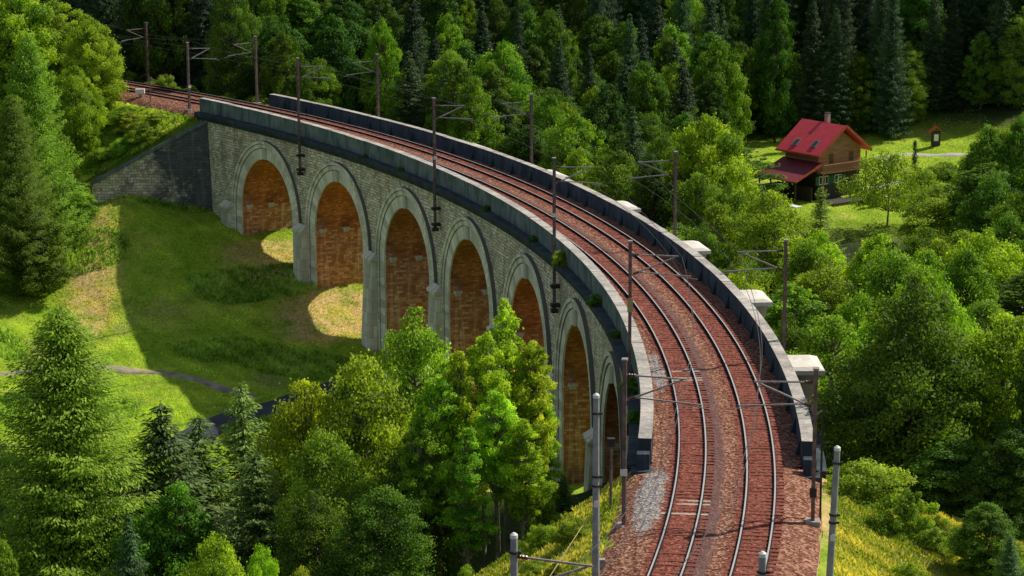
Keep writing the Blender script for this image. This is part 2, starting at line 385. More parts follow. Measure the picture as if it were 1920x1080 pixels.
def axis_pts(a, b, step, far_lo, far_hi):
    core = list(np.arange(a, b+0.001, step)); lo, hi = [], []
    d = step*1.5; p = a
    while p > far_lo: p -= d; d *= 1.35; lo.append(p)
    d = step*1.5; p = b
    while p < far_hi: p += d; d *= 1.35; hi.append(p)
    return np.array(lo[::-1]+core+hi)
def build_ground():
    xs = axis_pts(-95, 80, 0.8, -3500, 3500); ys = axis_pts(80, 380, 0.9, -1500, 4000)
    X, Y = np.meshgrid(xs, ys, indexing='ij'); Z = terrain(X, Y)
    n, m = X.shape
    V = np.stack([X, Y, Z], -1).reshape(-1, 3)
    idx = np.arange(n*m).reshape(n, m)
    Q = np.stack([idx[:-1, :-1], idx[1:, :-1], idx[1:, 1:], idx[:-1, 1:]], -1).reshape(-1, 4)
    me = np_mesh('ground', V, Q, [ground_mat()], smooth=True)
    x, y = X.ravel(), Y.ravel()
    dx, dy = x-CX, y-CY; off = np.hypot(dx, dy)-RC; th = np.degrees(np.arctan2(dy, dx))
    def blob(cx, cy, rx, ry, rot=0.0, soft=0.35):
        c, s = math.cos(rot), math.sin(rot); u = ((x-cx)*c+(y-cy)*s)/rx; v = (-(x-cx)*s+(y-cy)*c)/ry
        return 1-smooth01((np.hypot(u, v)-1+soft)/soft/1.0)
    def gb(px, py, rx, ry): a, b_ = gpt(px, py); return blob(a, b_, rx, ry, 0, .7)*1.3
    wig = 2.0*np.sin(x*.31+y*.17)+1.5*np.sin(y*.43-x*.21)
    meadow = np.clip(blob(-42, 240, 45, 52) + blob(-10, 235, 22, 55, 0.0) + blob(46, 308, 34, 40) + blob(20, 110, 22, 30)*0.8 + blob(0, 120, 9, 30)*0.8 + blob(8, 200, 20, 30), 0, 1)
    dry_sunlit = np.clip(blob(-46, 262, 4.5, 24, 0.12, 0.8)*1.1 + gb(508, 478, 7, 7) + gb(530, 500, 6, 7) + gb(625, 580, 8, 9) + gb(600, 610, 6, 6)*.7 + gb(985, 860, 8, 10) + gb(1640, 1010, 5, 7) + gb(1605, 930, 4, 6) + gb(1700, 960, 4, 4)+blob(24, 112, 9, 12, 0, 0.8)*0.9+blob(1,118,4,10,0,.8)*.7 + blob(-52, 300, 7, 4, 0, .8)+blob(0, 200, 9, 9, 0, .8)*.8, 0, 1)  # straw tint also paints the sunlit patches under the arches
    at_ = me.color_attributes.new('zone', 'FLOAT_COLOR', 'POINT')
    bare = np.clip(blob(-45, 300, 5, 3, 0.2, 0.7) + blob(-24, 236, 2.5, 5, 0.4, 0.8)*0.7 + blob(-18, 229, 6, 2.2, 0.6, .8)*.7 + blob(-41, 253, 2.2, 4, 0, .8)*.6, 0, 1)
    colr = np.stack([meadow, dry_sunlit, bare, np.ones_like(x)], -1)
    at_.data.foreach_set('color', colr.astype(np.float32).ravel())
    o = bpy.data.objects.new('ground', me); COL.objects.link(o); tag(o, 'grassy valley floor and wooded slopes around the viaduct', kind='structure')
def ground_mat():
    m, nt, b, _ = mat('meadow_ground')
    p = posn(nt)
    at_ = nt.nodes.new('ShaderNodeAttribute'); at_.attribute_name = 'zone'
    sp = nt.nodes.new('ShaderNodeSeparateColor'); nt.links.new(at_.outputs['Color'], sp.inputs[0])
    n1 = noise(nt, p, 0.35, 7, 0.7); n2 = noise(nt, p, 2.6, 5, 0.75); n3 = noise(nt, vmap(nt, p, (1, 1, 1), (31, 7, 0)), 0.12, 5, 0.6)
    f = math_(nt, 'ADD', math_(nt, 'MULTIPLY', n1, 0.5), math_(nt, 'MULTIPLY', n2, 0.5))
    grass = ramp(nt, f, [(0.30, (0.085, 0.17, 0.012)), (0.45, (0.22, 0.38, 0.02)), (0.57, (0.42, 0.54, 0.045)), (0.70, (0.58, 0.52, 0.13))])
    floor = ramp(nt, f, [(0.3, (0.015, 0.025, 0.008)), (0.55, (0.045, 0.065, 0.018)), (0.8, (0.10, 0.12, 0.03))])
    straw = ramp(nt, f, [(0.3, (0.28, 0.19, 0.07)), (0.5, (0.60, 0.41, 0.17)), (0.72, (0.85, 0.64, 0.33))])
    dirt = ramp(nt, f, [(0.35, (0.10, 0.075, 0.055)), (0.7, (0.32, 0.25, 0.19))])
    c = mix(nt, sp.outputs[0], floor, grass)
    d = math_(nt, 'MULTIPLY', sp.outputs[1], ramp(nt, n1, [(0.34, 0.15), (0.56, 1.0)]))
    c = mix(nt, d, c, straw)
    d2 = math_(nt, 'MULTIPLY', sp.outputs[2], ramp(nt, n1, [(0.38, 0.1), (0.58, 1.0)]))
    c = mix(nt, d2, c, dirt)
    c = mix(nt, ramp(nt, n3, [(0.55, 0.0), (0.75, 0.45)]), c, mix(nt, sp.outputs[0], floor, straw))
    nt.links.new(c, b.inputs['Base Color']); b.inputs['Roughness'].default_value = 0.95; b.inputs['Specular IOR Level'].default_value = 0.1
    bump(nt, b, math_(nt, 'ADD', math_(nt, 'MULTIPLY', n2, 0.6), math_(nt, 'MULTIPLY', n1, 1.4)), 0.6, 0.5)
    return m
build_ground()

ROADS = []
def draped(name, pts, width, m, lift=0.06, label=None):
    """a strip lying on the ground along a polyline of (x, y)"""
    P = [Vector((a, b, 0)) for a, b in pts]
    # resample
    S = [];
    for i in range(len(P)-1):
        p0 = P[max(i-1, 0)]; p1 = P[i]; p2 = P[i+1]; p3 = P[min(i+2, len(P)-1)]
        n = max(2, int((p2-p1).length/1.0))
        for k in range(n):
            t = k/n
            S.append(0.5*((2*p1)+(-p0+p2)*t+(2*p0-5*p1+4*p2-p3)*t*t+(-p0+3*p1-3*p2+p3)*t**3))
    S.append(P[-1]); mb = MB(); rows = []; uvs = []; acc = 0; ROADS.append(([(q.x, q.y) for q in S[::3]]+[(S[-1].x, S[-1].y)], width))
    for i, p in enumerate(S):
        d = (S[min(i+1, len(S)-1)]-S[max(i-1, 0)]).normalized(); nrm = Vector((-d.y, d.x, 0))
        if i: acc += (p-S[i-1]).length
        zc = max(tz(p.x+nrm.x*k*width/4, p.y+nrm.y*k*width/4) for k in (-2, 0, 2))
        row = []; u = []
        for k in range(-3, 4):
            q = p+nrm*(k*width/6)
            zz = max(tz(q.x, q.y)+lift, zc*0.6+0.4*tz(q.x, q.y)+lift)
            row.append((q.x, q.y, zz-(0.25 if abs(k) == 3 else 0))); u.append((acc, k*width/6))
        rows.append(row); uvs.append(u)
    mb.grid(rows, uvs, 0, flip=True)
    o = mb.build(name, m, smooth=True); tag(o, label, kind='structure'); return o
M['asphalt'] = simple('worn_asphalt', (0.052, 0.056, 0.066), 0.85, 0, 0.25, 0.8)
M['dirt_track'] = simple('dirt_track', (0.30, 0.26, 0.17), 0.95, 0, 0.4, 0.9)
M['gravel_path'] = simple('gravel_path', (0.42, 0.40, 0.36), 0.95, 0, 0.2, 1.2)
draped('road', [gpt(300, 850), gpt(400, 802), gpt(500, 768), gpt(610, 738), gpt(700, 715), (2, 243), (14, 252)], 4.6, M['asphalt'], 0.16, 'narrow asphalt road curving below the meadow towards the arches')
draped('footpath', [gpt(-60, 712), gpt(100, 692), gpt(200, 690), gpt(300, 699), gpt(370, 712), gpt(430, 733), gpt(480, 745)], 1.7, M['dirt_track'], 0.04, 'pale dirt track crossing the sunlit meadow')
draped('lane', [gpt(2000, 300), gpt(1860, 296), gpt(1790, 291), gpt(1700, 290), gpt(1640, 300)], 2.6, M['gravel_path'], 0.06, 'pale gravel lane on the lawn right of the chalet')
draped('garden_path', [gpt(1800, 320), gpt(1730, 328), gpt(1660, 347), gpt(1590, 362)], 1.3, M['gravel_path'], 0.06, 'pale garden path curving in front of the chalet')

# ------------------------------------------------------------------ railway bed
def build_ballast():
    mb = MB(); prof_v = [(-4.12, -0.30), (-3.9, -0.34), (-3.5, -0.26), (-3.2, -0.21)]
    core = [(o, -0.185) for o in np.arange(-3.0, -0.7, 0.23)]+[(-0.6, -0.22), (-0.3, -0.26), (0, -0.27), (0.3, -0.25), (0.6, -0.22)]+[(o, -0.185) for o in np.arange(0.75, 3.05, 0.23)]
    prof_v = prof_v+core+[(3.2, -0.21), (3.5, -0.27), (3.9, -0.34), (4.12, -0.30)]
    prof_o = [(-5.6, -1.05), (-5.0, -0.62), (-4.2, -0.42), (-3.3, -0.22)]+core+[(3.3, -0.22), (4.2, -0.42), (5.0, -0.62), (5.6, -1.05)]
    rng = random.Random(3)
    for a, b, pr in ((-24, TH0, prof_o), (TH0, TH1, prof_v), (TH1, 58, prof_o)):
        rows, uvs = [], []
        n = int((b-a)/0.12)
        for i in range(n+1):
            d = a+(b-a)*i/n; row, u = [], []
            for o, h in pr:
                row.append(cyl(d, o, h+rng.uniform(-.025, .025))); u.append((arc(d), o))
            rows.append(row); uvs.append(u)
        mb.grid(rows, uvs, 0, flip=True)
    o = mb.build('railway_ballast', M['ballast'], smooth=True)
    tag(o, 'reddish brown stone ballast bed under both railway tracks', kind='structure')
build_ballast()

def build_track(c, label, pale):
    root = empty('railway_track', cyl(10, c, -0.2), label, 'railway track', 'railway tracks on the viaduct')
    for r in (-.7525, .7525):
        mb = MB(); prof = [(-.075, -.17), (-.07, -.15), (-.014, -.13), (-.014, -.045), (-.037, -.03), (-.037, 0), (.037, 0), (.037, -.03), (.014, -.045), (.014, -.13), (.07, -.15), (.075, -.17)]
        prof = [(a*1.12, b_) for a, b_ in prof]
        n = 240
        for k in range(len(prof)-1):
            rows = []
            for i in range(n+1):
                d = -24+82*i/n; rows.append([cyl(d, c+r+prof[k][0], prof[k][1]), cyl(d, c+r+prof[k+1][0], prof[k+1][1])])
            mb.grid(rows, None, 1 if k == 5 else 0, flip=True)
        mb.build('rail', [M['rail_side'], M['rail_top']], root)
    # sleepers: nearest hundred are parts, the rest one part
    rest = MB(); rng = random.Random(int(c*10)+50)
    step = 0.62; d0 = -11.2; k = 0
    dd = math.degrees(step/RC); d = d0
    while d < 55:
        t = R_(d); rad = (math.cos(t), math.sin(t), 0)
        lift = rng.uniform(-0.015, 0.02)
        mb = MB() if k < 100 else rest
        mb.box(cyl(d, c, -0.242+lift), 2.45+rng.uniform(-.05, .05), 0.25, 0.14, ax=rad)
        if k < 100:
            isp = (pale and (any(a < d < b for a, b in ((-7.75, -6.95), (-5.9+5.9-0.15, 0.75)))) and rng.random() < 0.6)
            mb.build('sleeper', M['sleeper_pale'] if isp else M['sleeper'], root)
        d += dd; k += 1
    o = rest.build('sleeper', M['sleeper'], root); o['kind'] = 'stuff'
build_track(-TD/2, 'left hand railway track, on the inner side of the curve, with pale sleepers', True)
build_track(TD/2, 'right hand railway track, on the outer side beside the shaded parapet', False)

# ------------------------------------------------------------------ viaduct
BAY = 4.80; CROWNS = [3.82+BAY*k for k in range(7)]; CROWNS[-1] = 32.55
CROWNS = [3.82, 8.66, 13.58, 18.47, 23.15, 27.86, 32.53]
RI = 6.25; HCROWN = -4.1; HS = HCROWN-RI     # springing level
OFF = 5.0
def ang(m_, off=-OFF): return math.degrees(m_/(RC+off))      # metres along the face -> degrees
V = empty('viaduct', cyl(15, 0, -20), 'long curved stone railway viaduct with seven tall round arches carrying two tracks', 'viaduct')
def groundh(deg, off):
    x, y, z = cyl(deg, off, 0); return tz(x, y)-z
def face_wall(off, name, m):
    mb = MB(); HT = -1.0
    marks = sorted(set([TH0, TH1] + [c+s*ang(RI) for c in CROWNS for s in (-1, 1)]))
    for i in range(len(marks)-1):
        a, b = marks[i], marks[i+1]; mid = (a+b)/2
        cr = [c for c in CROWNS if abs(mid-c) < ang(RI)*0.9]
        n = 40 if cr else 8
        for k in range(n):
            d0, d1 = a+(b-a)*k/n, a+(b-a)*(k+1)/n
            lo = []
            for d in (d0, d1):
                if cr:
                    u = (d-cr[0])/ang(RI)*RI; lo.append(HS+math.sqrt(max(0, RI*RI-u*u)))
                else: lo.append(min(groundh(d, off)-1.5, -3))
            m_ = 6
            P = [[cyl(d, off-(0.0 if off < 0 else 0), l+(HT-l)*j/m_) for j in range(m_+1)] for d, l in ((d0, lo[0]), (d1, lo[1]))]
            U = [[(arc(d), l+(HT-l)*j/m_) for j in range(m_+1)] for d, l in ((d0, lo[0]), (d1, lo[1]))]
            mb.grid(P, U, 0, flip=(off > 0))
    return mb.build(name, m, V)
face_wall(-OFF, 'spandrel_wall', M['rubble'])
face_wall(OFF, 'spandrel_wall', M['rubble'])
# end faces and deck slab
mb = MB()
for d in (TH0, TH1):
    mb.grid([[cyl(d, -OFF, -22), cyl(d, -OFF, -1)], [cyl(d, OFF, -22), cyl(d, OFF, -1)]], [[(0, -22), (0, -1)], [(10, -22), (10, -1)]], 0, flip=(d > 0))
mb.build('abutment', M['rubble'], V)
mb = MB(); mb.grid([[cyl(TH0+(TH1-TH0)*i/80, o, -0.55) for o in (-5, 5)] for i in range(81)], None, 0, True)
mb.build('deck', M['cornice'], V)

def vault(c):
    a = ang(RI); n = 28; offs = np.linspace(-OFF, OFF, 9)
    mb = MB(); rows, uvs = [], []
    for k in range(n+1):
        ph = math.pi*k/n; u = -RI*math.cos(ph); h = HS+RI*math.sin(ph)
        rows.append([cyl(c+u/RI*a, o, h) for o in offs]); uvs.append([(o, RI*ph) for o in offs])
    mb.grid(rows, uvs, 0, flip=False)
    vb = mb.build('vault', M['brick'], V, smooth=True)
    for s in (-1, 1):
        mb = MB(); d = c+s*a; rows, uvs = [], []
        gh = [groundh(d, o)-1.5 for o in offs]
        for j in range(9):
            rows.append([cyl(d, o, HS+(g-HS)*j/8) for o, g in zip(offs, gh)]); uvs.append([(o, HS+(g-HS)*j/8) for o, g in zip(offs, gh)])
        mb.grid(rows, uvs, 0, flip=(s < 0))
        jb = mb.build('jamb', M['jamb'], V)
        for o in (-4.3, -1.5, 1.4, 4.2):
            cb = MB(); t = R_(d)
            p = Vector(cyl(d-s*ang(0.28), o, HS+0.1)); cb.box(p, 0.75, 0.45, 0.3, ax=(math.cos(t), math.sin(t), 0))
            cb.box(p+Vector((0, 0, -0.25)), 0.55, 0.3, 0.2, ax=(math.cos(t), math.sin(t), 0))
            cb.build('corbel', M['ashlar'], jb)
def ring(c, off, sgn):
    """stepped ring of dressed stone, running down the pier as bands"""
    steps = [(6.25, 7.45, 0.14), (7.45, 7.52, 0.02), (7.52, 7.95, 0.24), (7.95, 8.02, 0.06), (8.02, 8.32, 0.36)]
    mb = MB(); n = 44
    def P(r, ph, pr, low=None, side=0):
        u = -r*math.cos(ph); h = HS+r*math.sin(ph)
        if low is not None: u = side*r; h = low
        return cyl(c+math.degrees(u/(RC+off)), off+sgn*pr, h)
    gl = {s: groundh(c+s*ang(7), off)-1.2 for s in (-1, 1)}
    lim = 9.2
    path = [(None, gl[-1]*(1-j/6)+HS*j/6, -1) for j in range(6)]+[(math.pi*k/n, None, 0) for k in range(n+1)]+[(None, HS*(1-j/6)+gl[1]*j/6, 1) for j in range(1, 7)]
    prev = 0.0
    for r0, r1, pr in steps:
        rows, uvs = [], []
        r0e = max(r0, RI-0.003)
        for ph, low, side in path:
            g = lambda r, p_: P(r, ph, p_) if low is None else P(r, 0, p_, low, side)
            rows.append([g(r0e, prev), g(r0e, pr), g(r1, pr)])
            l = (HS-gl[-1]+7*ph) if low is None else ((low-gl[-1]) if side < 0 else (HS-gl[-1]+22+HS-low))
            uvs.append([(l, r0e-0.1), (l, r0e), (l, r1)])
        mb.grid(rows, uvs, 1 if pr < 0.1 else 0, flip=(sgn > 0)); prev = pr
    rows = []
    for ph, low, side in path:
        g = lambda r, p_: P(r, ph, p_) if low is None else P(r, 0, p_, low, side)
        rows.append([g(steps[-1][1], prev), g(steps[-1][1], 0)])
    mb.grid(rows, None, 1, flip=(sgn > 0))
    mb.build('arch_ring', [M['ashlar'], M['groove']], V)
    # keystone
    k = MB(); t = R_(c); k.box(cyl(c, off+sgn*0.2, HCROWN+0.62), 0.5, 0.62, 1.15, ax=(math.cos(t), math.sin(t), 0)); k.build('keystone', M['ashlar'], V)
for c in CROWNS:
    vault(c); ring(c, -OFF, -1)
    if c < 24: ring(c, OFF, 1)
PIERS = [(CROWNS[i]+CROWNS[i+1])/2 for i in range(6)]
def pilaster(d, w=2.2):
    g = groundh(d, -OFF-1)-1.3; t = R_(d); rad = Vector((math.cos(t), math.sin(t), 0)); tan = Vector((-math.sin(t), math.cos(t), 0))
    def loop(h, pr, ww):
        return [Vector(cyl(d, -OFF, h))+tan*(-ww/2)-rad*0, Vector(cyl(d, -OFF, h))+tan*(-ww/2)-rad*pr, Vector(cyl(d, -OFF, h))+tan*(ww/2)-rad*pr, Vector(cyl(d, -OFF, h))+tan*(ww/2)]
    mb = MB(); rows = []; uvs = []
    for j in range(9):
        h = HS-0.5+(g-HS+0.5)*j/8; pr = 0.75+0.045*(HS-h); ww = w+0.03*(HS-h)
        rows.append(loop(h, pr, ww)); uvs.append([(0, h), (pr, h), (pr+ww, h), (2*pr+ww, h)])
    mb.grid(rows, uvs, 0, flip=True); p = mb.build('pier_pilaster', M['ashlar'], V)
    cp = MB(); L0 = loop(HS-0.5, 0.95, w+0.4); L1 = loop(HS-0.2, 1.0, w+0.5); L2 = loop(HS+0.35, 0.3, w*0.9)
    cp.grid([L0, L1, L2], [[(0, 0), (1, 0), (3.4, 0), (4.4, 0)], [(0, .4), (1, .4), (3.4, .4), (4.4, .4)], [(0, 1), (1, 1), (3.4, 1), (4.4, 1)]], 0)
    cp.face(list(L0), None); cp.face(list(reversed(L2)), None)
    cp.build('pilaster_cap', M['ashlar'], p)
for d in PIERS: pilaster(d)
pilaster(CROWNS[-1]+ang(RI)+ang(2.9), 1.8)
pilaster(CROWNS[0]-ang(RI)-ang(3.1), 2.2)
# buttresses with broad caps on the outer side
def buttress(d):
    t = R_(d); rad = Vector((math.cos(t), math.sin(t), 0)); tan = Vector((-math.sin(t), math.cos(t), 0))
    g = groundh(d, 7)-1.5; mb = MB(); rows = []; uvs = []
    def loop(h, pr, ww):
        b0 = Vector(cyl(d, 4.87, h)); return [b0-tan*ww/2, b0-tan*ww/2+rad*pr, b0+tan*ww/2+rad*pr, b0+tan*ww/2]
    hs = [(0.02, 2.0, 3.3), (-0.5, 1.9, 3.0), (-1.3, 1.72, 2.7), (-2.4, 1.68, 2.6)]+[(-2.4+(g+2.4)*j/6, 1.7+0.05*(-(g+2.4)*j/6), 2.6+0.06*(-(g+2.4)*j/6)) for j in range(1, 7)]
    for h, pr, ww in hs: rows.append(loop(h, pr, ww)); uvs.append([(0, h), (pr, h), (pr+ww, h), (2*pr+ww, h)])
    mb.grid(rows, uvs, 0); p = mb.build('buttress', M['buttress'], V)
    cp = MB(); A, B, C = loop(0.02, 2.28, 3.9), loop(0.3, 2.28, 3.9), loop(0.48, 1.7, 3.2)
    cp.grid([A, B, C], [[(q*1.3, k*.4) for q in range(4)] for k in range(3)], 0, True); cp.face(A, None); cp.face(list(reversed(C)), [(0, 0), (1.7, 0), (1.7, 3), (0, 3)])
    cp.build('buttress_cap', M['cap'], p)
for d in (0.6, 5.85, 10.85, 15.85, 20.6, 25.4, 30.2): buttress(d)

# parapets and cornice
def strip(mb, prof, a, b, n, mis, closed_ends=True, uvrot=False, jit=0.0, seed=1):
    rng = random.Random(seed); ds = [a+(b-a)*i/n for i in range(n+1)]
    js = [rng.uniform(-jit, jit) for _ in ds]
    for k in range(len(prof)-1):
        rows = [[cyl(d, prof[k][0], prof[k][1]+j), cyl(d, prof[k+1][0], prof[k+1][1]+j)] for d, j in zip(ds, js)]
        horiz = abs(prof[k+1][1]-prof[k][1]) < abs(prof[k+1][0]-prof[k][0])
        uv = [[(arc(d), prof[k][0 if horiz else 1]), (arc(d), prof[k+1][0 if horiz else 1])] for d in ds]
        mb.grid(rows, uv, mis[k])
    if closed_ends:
        mb.face([cyl(a, o, h) for o, h in prof], None, mis[-1]); mb.face([cyl(b, o, h) for o, h in reversed(prof)], None, mis[-1])
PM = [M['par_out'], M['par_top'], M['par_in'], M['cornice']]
def parapet(sgn, a, b):
    mb = MB(); rng = random.Random(5+sgn)
    seg = 1.25; d = a; k = 0
    while d < b-1e-6:
        e = min(d+seg, b)
        jh = rng.uniform(-0.02, 0.02)
        gap = 0.012
        top = 1.10+jh
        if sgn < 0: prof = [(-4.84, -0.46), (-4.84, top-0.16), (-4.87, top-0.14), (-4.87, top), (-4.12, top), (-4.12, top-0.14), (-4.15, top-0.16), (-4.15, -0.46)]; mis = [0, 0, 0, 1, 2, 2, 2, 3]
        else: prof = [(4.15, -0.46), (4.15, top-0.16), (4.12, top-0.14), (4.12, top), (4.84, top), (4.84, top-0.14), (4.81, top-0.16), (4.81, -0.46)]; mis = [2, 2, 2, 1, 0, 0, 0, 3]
        strip(mb, prof, d+gap/2, e-gap/2, 3, mis)
        d = e; k += 1
    p = mb.build('parapet', PM, V)
    # ribs against the inner face
    if sgn > 0:
        d = a+0.6
        while d < b:
            r = MB(); t = R_(d); rad = Vector((math.cos(t), math.sin(t), 0)); tan = Vector((-math.sin(t), math.cos(t), 0))
            b0 = Vector(cyl(d, 4.12, -0.3)); tp = Vector(cyl(d, 4.12, 0.75)); w = 0.16
            tri = [b0-rad*0.26, b0+rad*0.05, tp+rad*0.05]
            A = [q-tan*w for q in tri]; B = [q+tan*w for q in tri]
            r.face(A); r.face(list(reversed(B)))
            for i in range(3): r.face([A[(i+1) % 3], A[i], B[i], B[(i+1) % 3]])
            r.build('parapet_rib', M['cornice'], p); d += 1.25+0.0*d
    return p
parapet(-1, TH0-0.05, TH1); parapet(1, TH0+0.05, TH1-0.2)
for sgn in (-1, 1):
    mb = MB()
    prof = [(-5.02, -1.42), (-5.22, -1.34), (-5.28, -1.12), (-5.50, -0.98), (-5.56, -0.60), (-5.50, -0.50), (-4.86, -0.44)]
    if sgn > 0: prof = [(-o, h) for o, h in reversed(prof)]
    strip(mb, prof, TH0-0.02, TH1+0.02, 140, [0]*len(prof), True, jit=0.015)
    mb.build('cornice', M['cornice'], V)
# dark end blocks and worn step at the near ends of the parapets
for sgn in (-1, 1):
    mb = MB(); t = R_(TH0); rad = (math.cos(t), math.sin(t), 0)
    mb.box(cyl(TH0-0.22, sgn*4.55, 0.0), 0.7, 0.7, 0.9, ax=rad)
    mb.box(cyl(TH0-0.30, sgn*4.45, -0.52), 1.5, 1.0, 0.22, ax=rad)
    mb.build('parapet_end_block', M['par_in'], V)

# wing wall at the far left end (splayed across the view)
WX0, WX1, WY = -34.6, -48.9, 281.0
def wing_wall():
    mb = MB(); cp = MB(); n = 16; rows = []; uvs = []; c0 = []
    zt0 = cyl(36.4, -5.2, -1.2)[2]; zt1 = 12.6
    for i in range(n+1):
        t = i/n; x = WX0+(WX1-WX0)*t; zt = zt0+(zt1-zt0)*t**1.02; zb = tz(x, WY-1)-1.2; r = []; u = []
        for j in range(9):
            q = j/8; z = zb+(zt-zb)*q; r.append((x, WY-0.05*(zt-z), z)); u.append((x-WX0, z))
        rows.append(r); uvs.append(u); c0.append((x, zt))
    mb.grid(rows, uvs, 0)
    mb.grid([[(x, WY, z), (x, WY+1.0, z)] for x, z in c0], None, 0)
    mb.grid([[(x, WY+1.0, z), (x, WY+1.0, z-9)] for x, z in c0], None, 0)
    x, z = c0[-1]; zb = tz(x, WY-1)-1.2
    mb.face([(x, WY, z), (x, WY-0.05*(z-zb), zb), (x, WY+1.0, zb), (x, WY+1.0, z)])
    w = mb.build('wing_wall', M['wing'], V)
    prof = [(-0.22, 0.02), (-0.22, 0.42), (1.1, 0.46), (1.1, 0.02)]
    cp.grid([[(x, WY+a, z+b) for a, b in prof] for x, z in c0], [[(x, a+b) for a, b in prof] for x, z in c0], 0)
    cp.face([(c0[-1][0], WY+a, c0[-1][1]+b) for a, b in prof])
    cp.build('coping', M['par_out'], w)
wing_wall()

# ------------------------------------------------------------------ overhead line masts
MG = 'overhead line masts along the curve'
def cantilever(root, deg, off, hb, flip=1, scale=1.0, htop=7.8):
    """tubular bracket from the mast towards the track"""
    s = 1 if off < 0 else -1
    def q(o, h, dd=0): return Vector(cyl(deg+dd, off+s*o*scale, htop-7.8+h))
    mb = MB()
    mb.bar(q(0.1, 7.15), q(3.1, 7.05), 0.075); mb.build('top_tube', M['arm'], root)
    mb = MB(); mb.bar(q(0.15, 5.85), q(2.9, 7.0), 0.085); mb.build('bracket_tube', M['arm'], root)
    mb = MB(); mb.bar(q(0.5, 6.0), q(3.9, 5.75), 0.07); mb.bar(q(2.2, 5.9), q(4.3, 5.55), 0.045); mb.build('registration_arm', M['arm'], root)
    for o, h, o2, h2 in ((0.15, 7.15, 0.55, 7.14), (0.2, 5.87, 0.55, 6.02)):
        mb = MB(); A, B = q(o, h), q(o2, h2); m_ = [A.lerp(B, k/6) for k in range(7)]
        mb.tube(m_, [0.06, 0.10, 0.06, 0.10, 0.06, 0.10, 0.06], 8); mb.build('insulator', M['insul'], root)
def mast(name_label, deg, off, h0, h1, style='steel', arm=True, bracket=False, plate=None, lean=0.0, group=MG, armh=None):
    root = empty('catenary_mast', cyl(deg, off, h0), name_label, 'mast', group)
    t = R_(deg); rad = Vector((math.cos(t), math.sin(t), 0)); tan = Vector((-math.sin(t), math.cos(t), 0))
    B = Vector(cyl(deg, off, h0)); T = Vector(cyl(deg, off, h1)) + Vector((lean, 0, 0))
    mb = MB()
    if style == 'steel':
        w = 0.13
        for a in (-1, 1): mb.bar(B+tan*w*a, T+tan*w*0.8*a, 0.09, 0.20, up=rad)
        n = int((h1-h0)/0.55)
        for k in range(n):
            z0, z1 = B.lerp(T, (k+0.1)/n), B.lerp(T, (k+0.9)/n); a = 1 if k % 2 else -1
            mb.bar(z0+tan*w*a, z1-tan*w*a, 0.05, 0.12, up=rad)
        mb.build('pole', M['mast'], root)
        mb = MB(); mb.box(T+Vector((0, 0, 0.05)), 0.3, 0.42, 0.1, ax=rad); mb.build('pole_cap', M['arm'], root)
    else:
        mb.tube([B, B.lerp(T, 0.5), T], [0.185, 0.16, 0.135], 12); mb.build('pole', M['concrete_pole'], root, smooth=True)
        for q_ in (0.62, 0.66, 0.93):
            c_ = B.lerp(T, q_); mb = MB(); mb.tube([c_, c_+Vector((0, 0, 0.09))], 0.20, 10); mb.box(c_+Vector((0.2, -0.05, 0.04)), 0.16, 0.1, 0.1); mb.build('clamp', M['mast_dark'], root)
        c_ = B.lerp(T, 0.55); mb = MB(); mb.box(c_+Vector((0, -0.19, 0)), 0.2, 0.02, 0.3); mb.build('number_plate', M['plate'], root)
        mb = MB(); mb.tube([T+Vector((0, 0, -0.02)), T+Vector((0, 0, 0.12)), T+Vector((0, 0, 0.2))], [0.15, 0.15, 0.05], 12); mb.build('pole_cap', M['plate'], root)
    if bracket:
        s = 1 if off < 0 else -1
        for h in (h0+0.35, h0+1.9):
            mb = MB(); p = Vector(cyl(deg, off, h)); mb.box(p+rad*s*0.1, 0.75, 0.62, 0.26, ax=rad); mb.box(p-rad*s*0.05, 0.5, 0.75, 0.1, ax=rad); mb.build('wall_bracket', M['mast_dark'], root)
        mb = MB(); mb.box(B+Vector((0, 0, -0.1)), 0.55, 0.55, 0.3, ax=rad); mb.build('base_plate', M['mast_dark'], root)
    else:
        mb = MB(); mb.box(B+Vector((0, 0, 0.1)), 0.75, 0.75, 0.4, ax=rad); mb.build('foundation', M['par_top'], root)
    if arm: cantilever(root, deg, off, h0, htop=armh or min(h1, 7.9))
    if plate:
        mb = MB(); mb.box(Vector(cyl(deg, off, plate[0]))-tan*0.25, 0.36, 0.02, plate[1], ax=rad); mb.build('number_plate', plate[2], root)
    return root
mast('rusty mast on the viaduct wall between the two leftmost arches', 30.15, -5.5, -4.3, 8.1, bracket=True)
mast('rusty mast bracketed to the wall right of the third arch from the left', 20.78, -5.5, -4.5, 7.9, bracket=True, plate=(2.3, 0.3, M['plate']))
mast('rusty mast bracketed to the wall right of the fifth arch from the left', 10.66, -5.45, -4.4, 7.8, bracket=True, plate=(3.3, 0.3, M['plate']))
m4 = mast('rusty mast with yellow plate rising from the wall above the nearest arches', 0.75, -5.1, -4.4, 8.05, bracket=True, plate=(4.0, 0.9, M['yplate']))
mast('dark rusty mast on the grass beside the near end of the left parapet', -7.85, -4.92, -0.9, 8.0, plate=(2.2, 0.35, M['plate']))
mast('rusty mast behind the far end of the right parapet, second pole from its end', 30.8, 5.45, -4, 7.8, bracket=True)
mast('rusty mast behind the right parapet, in front of the light green wood', 21.46, 5.45, -4, 7.6, bracket=True)
mast('rusty mast behind the right parapet, in front of the round bright tree', 11.58, 5.45, -4, 7.6, bracket=True)
mast('rusty mast behind the right parapet between two buttress caps, near the yellowish trees', 1.45, 5.2, -4, 7.7, bracket=True)
mR = mast('thick dark rusty mast at the near end of the right parapet', -7.5, 4.62, -0.6, 7.6, plate=(1.2, 0.5, M['mast_dark']))
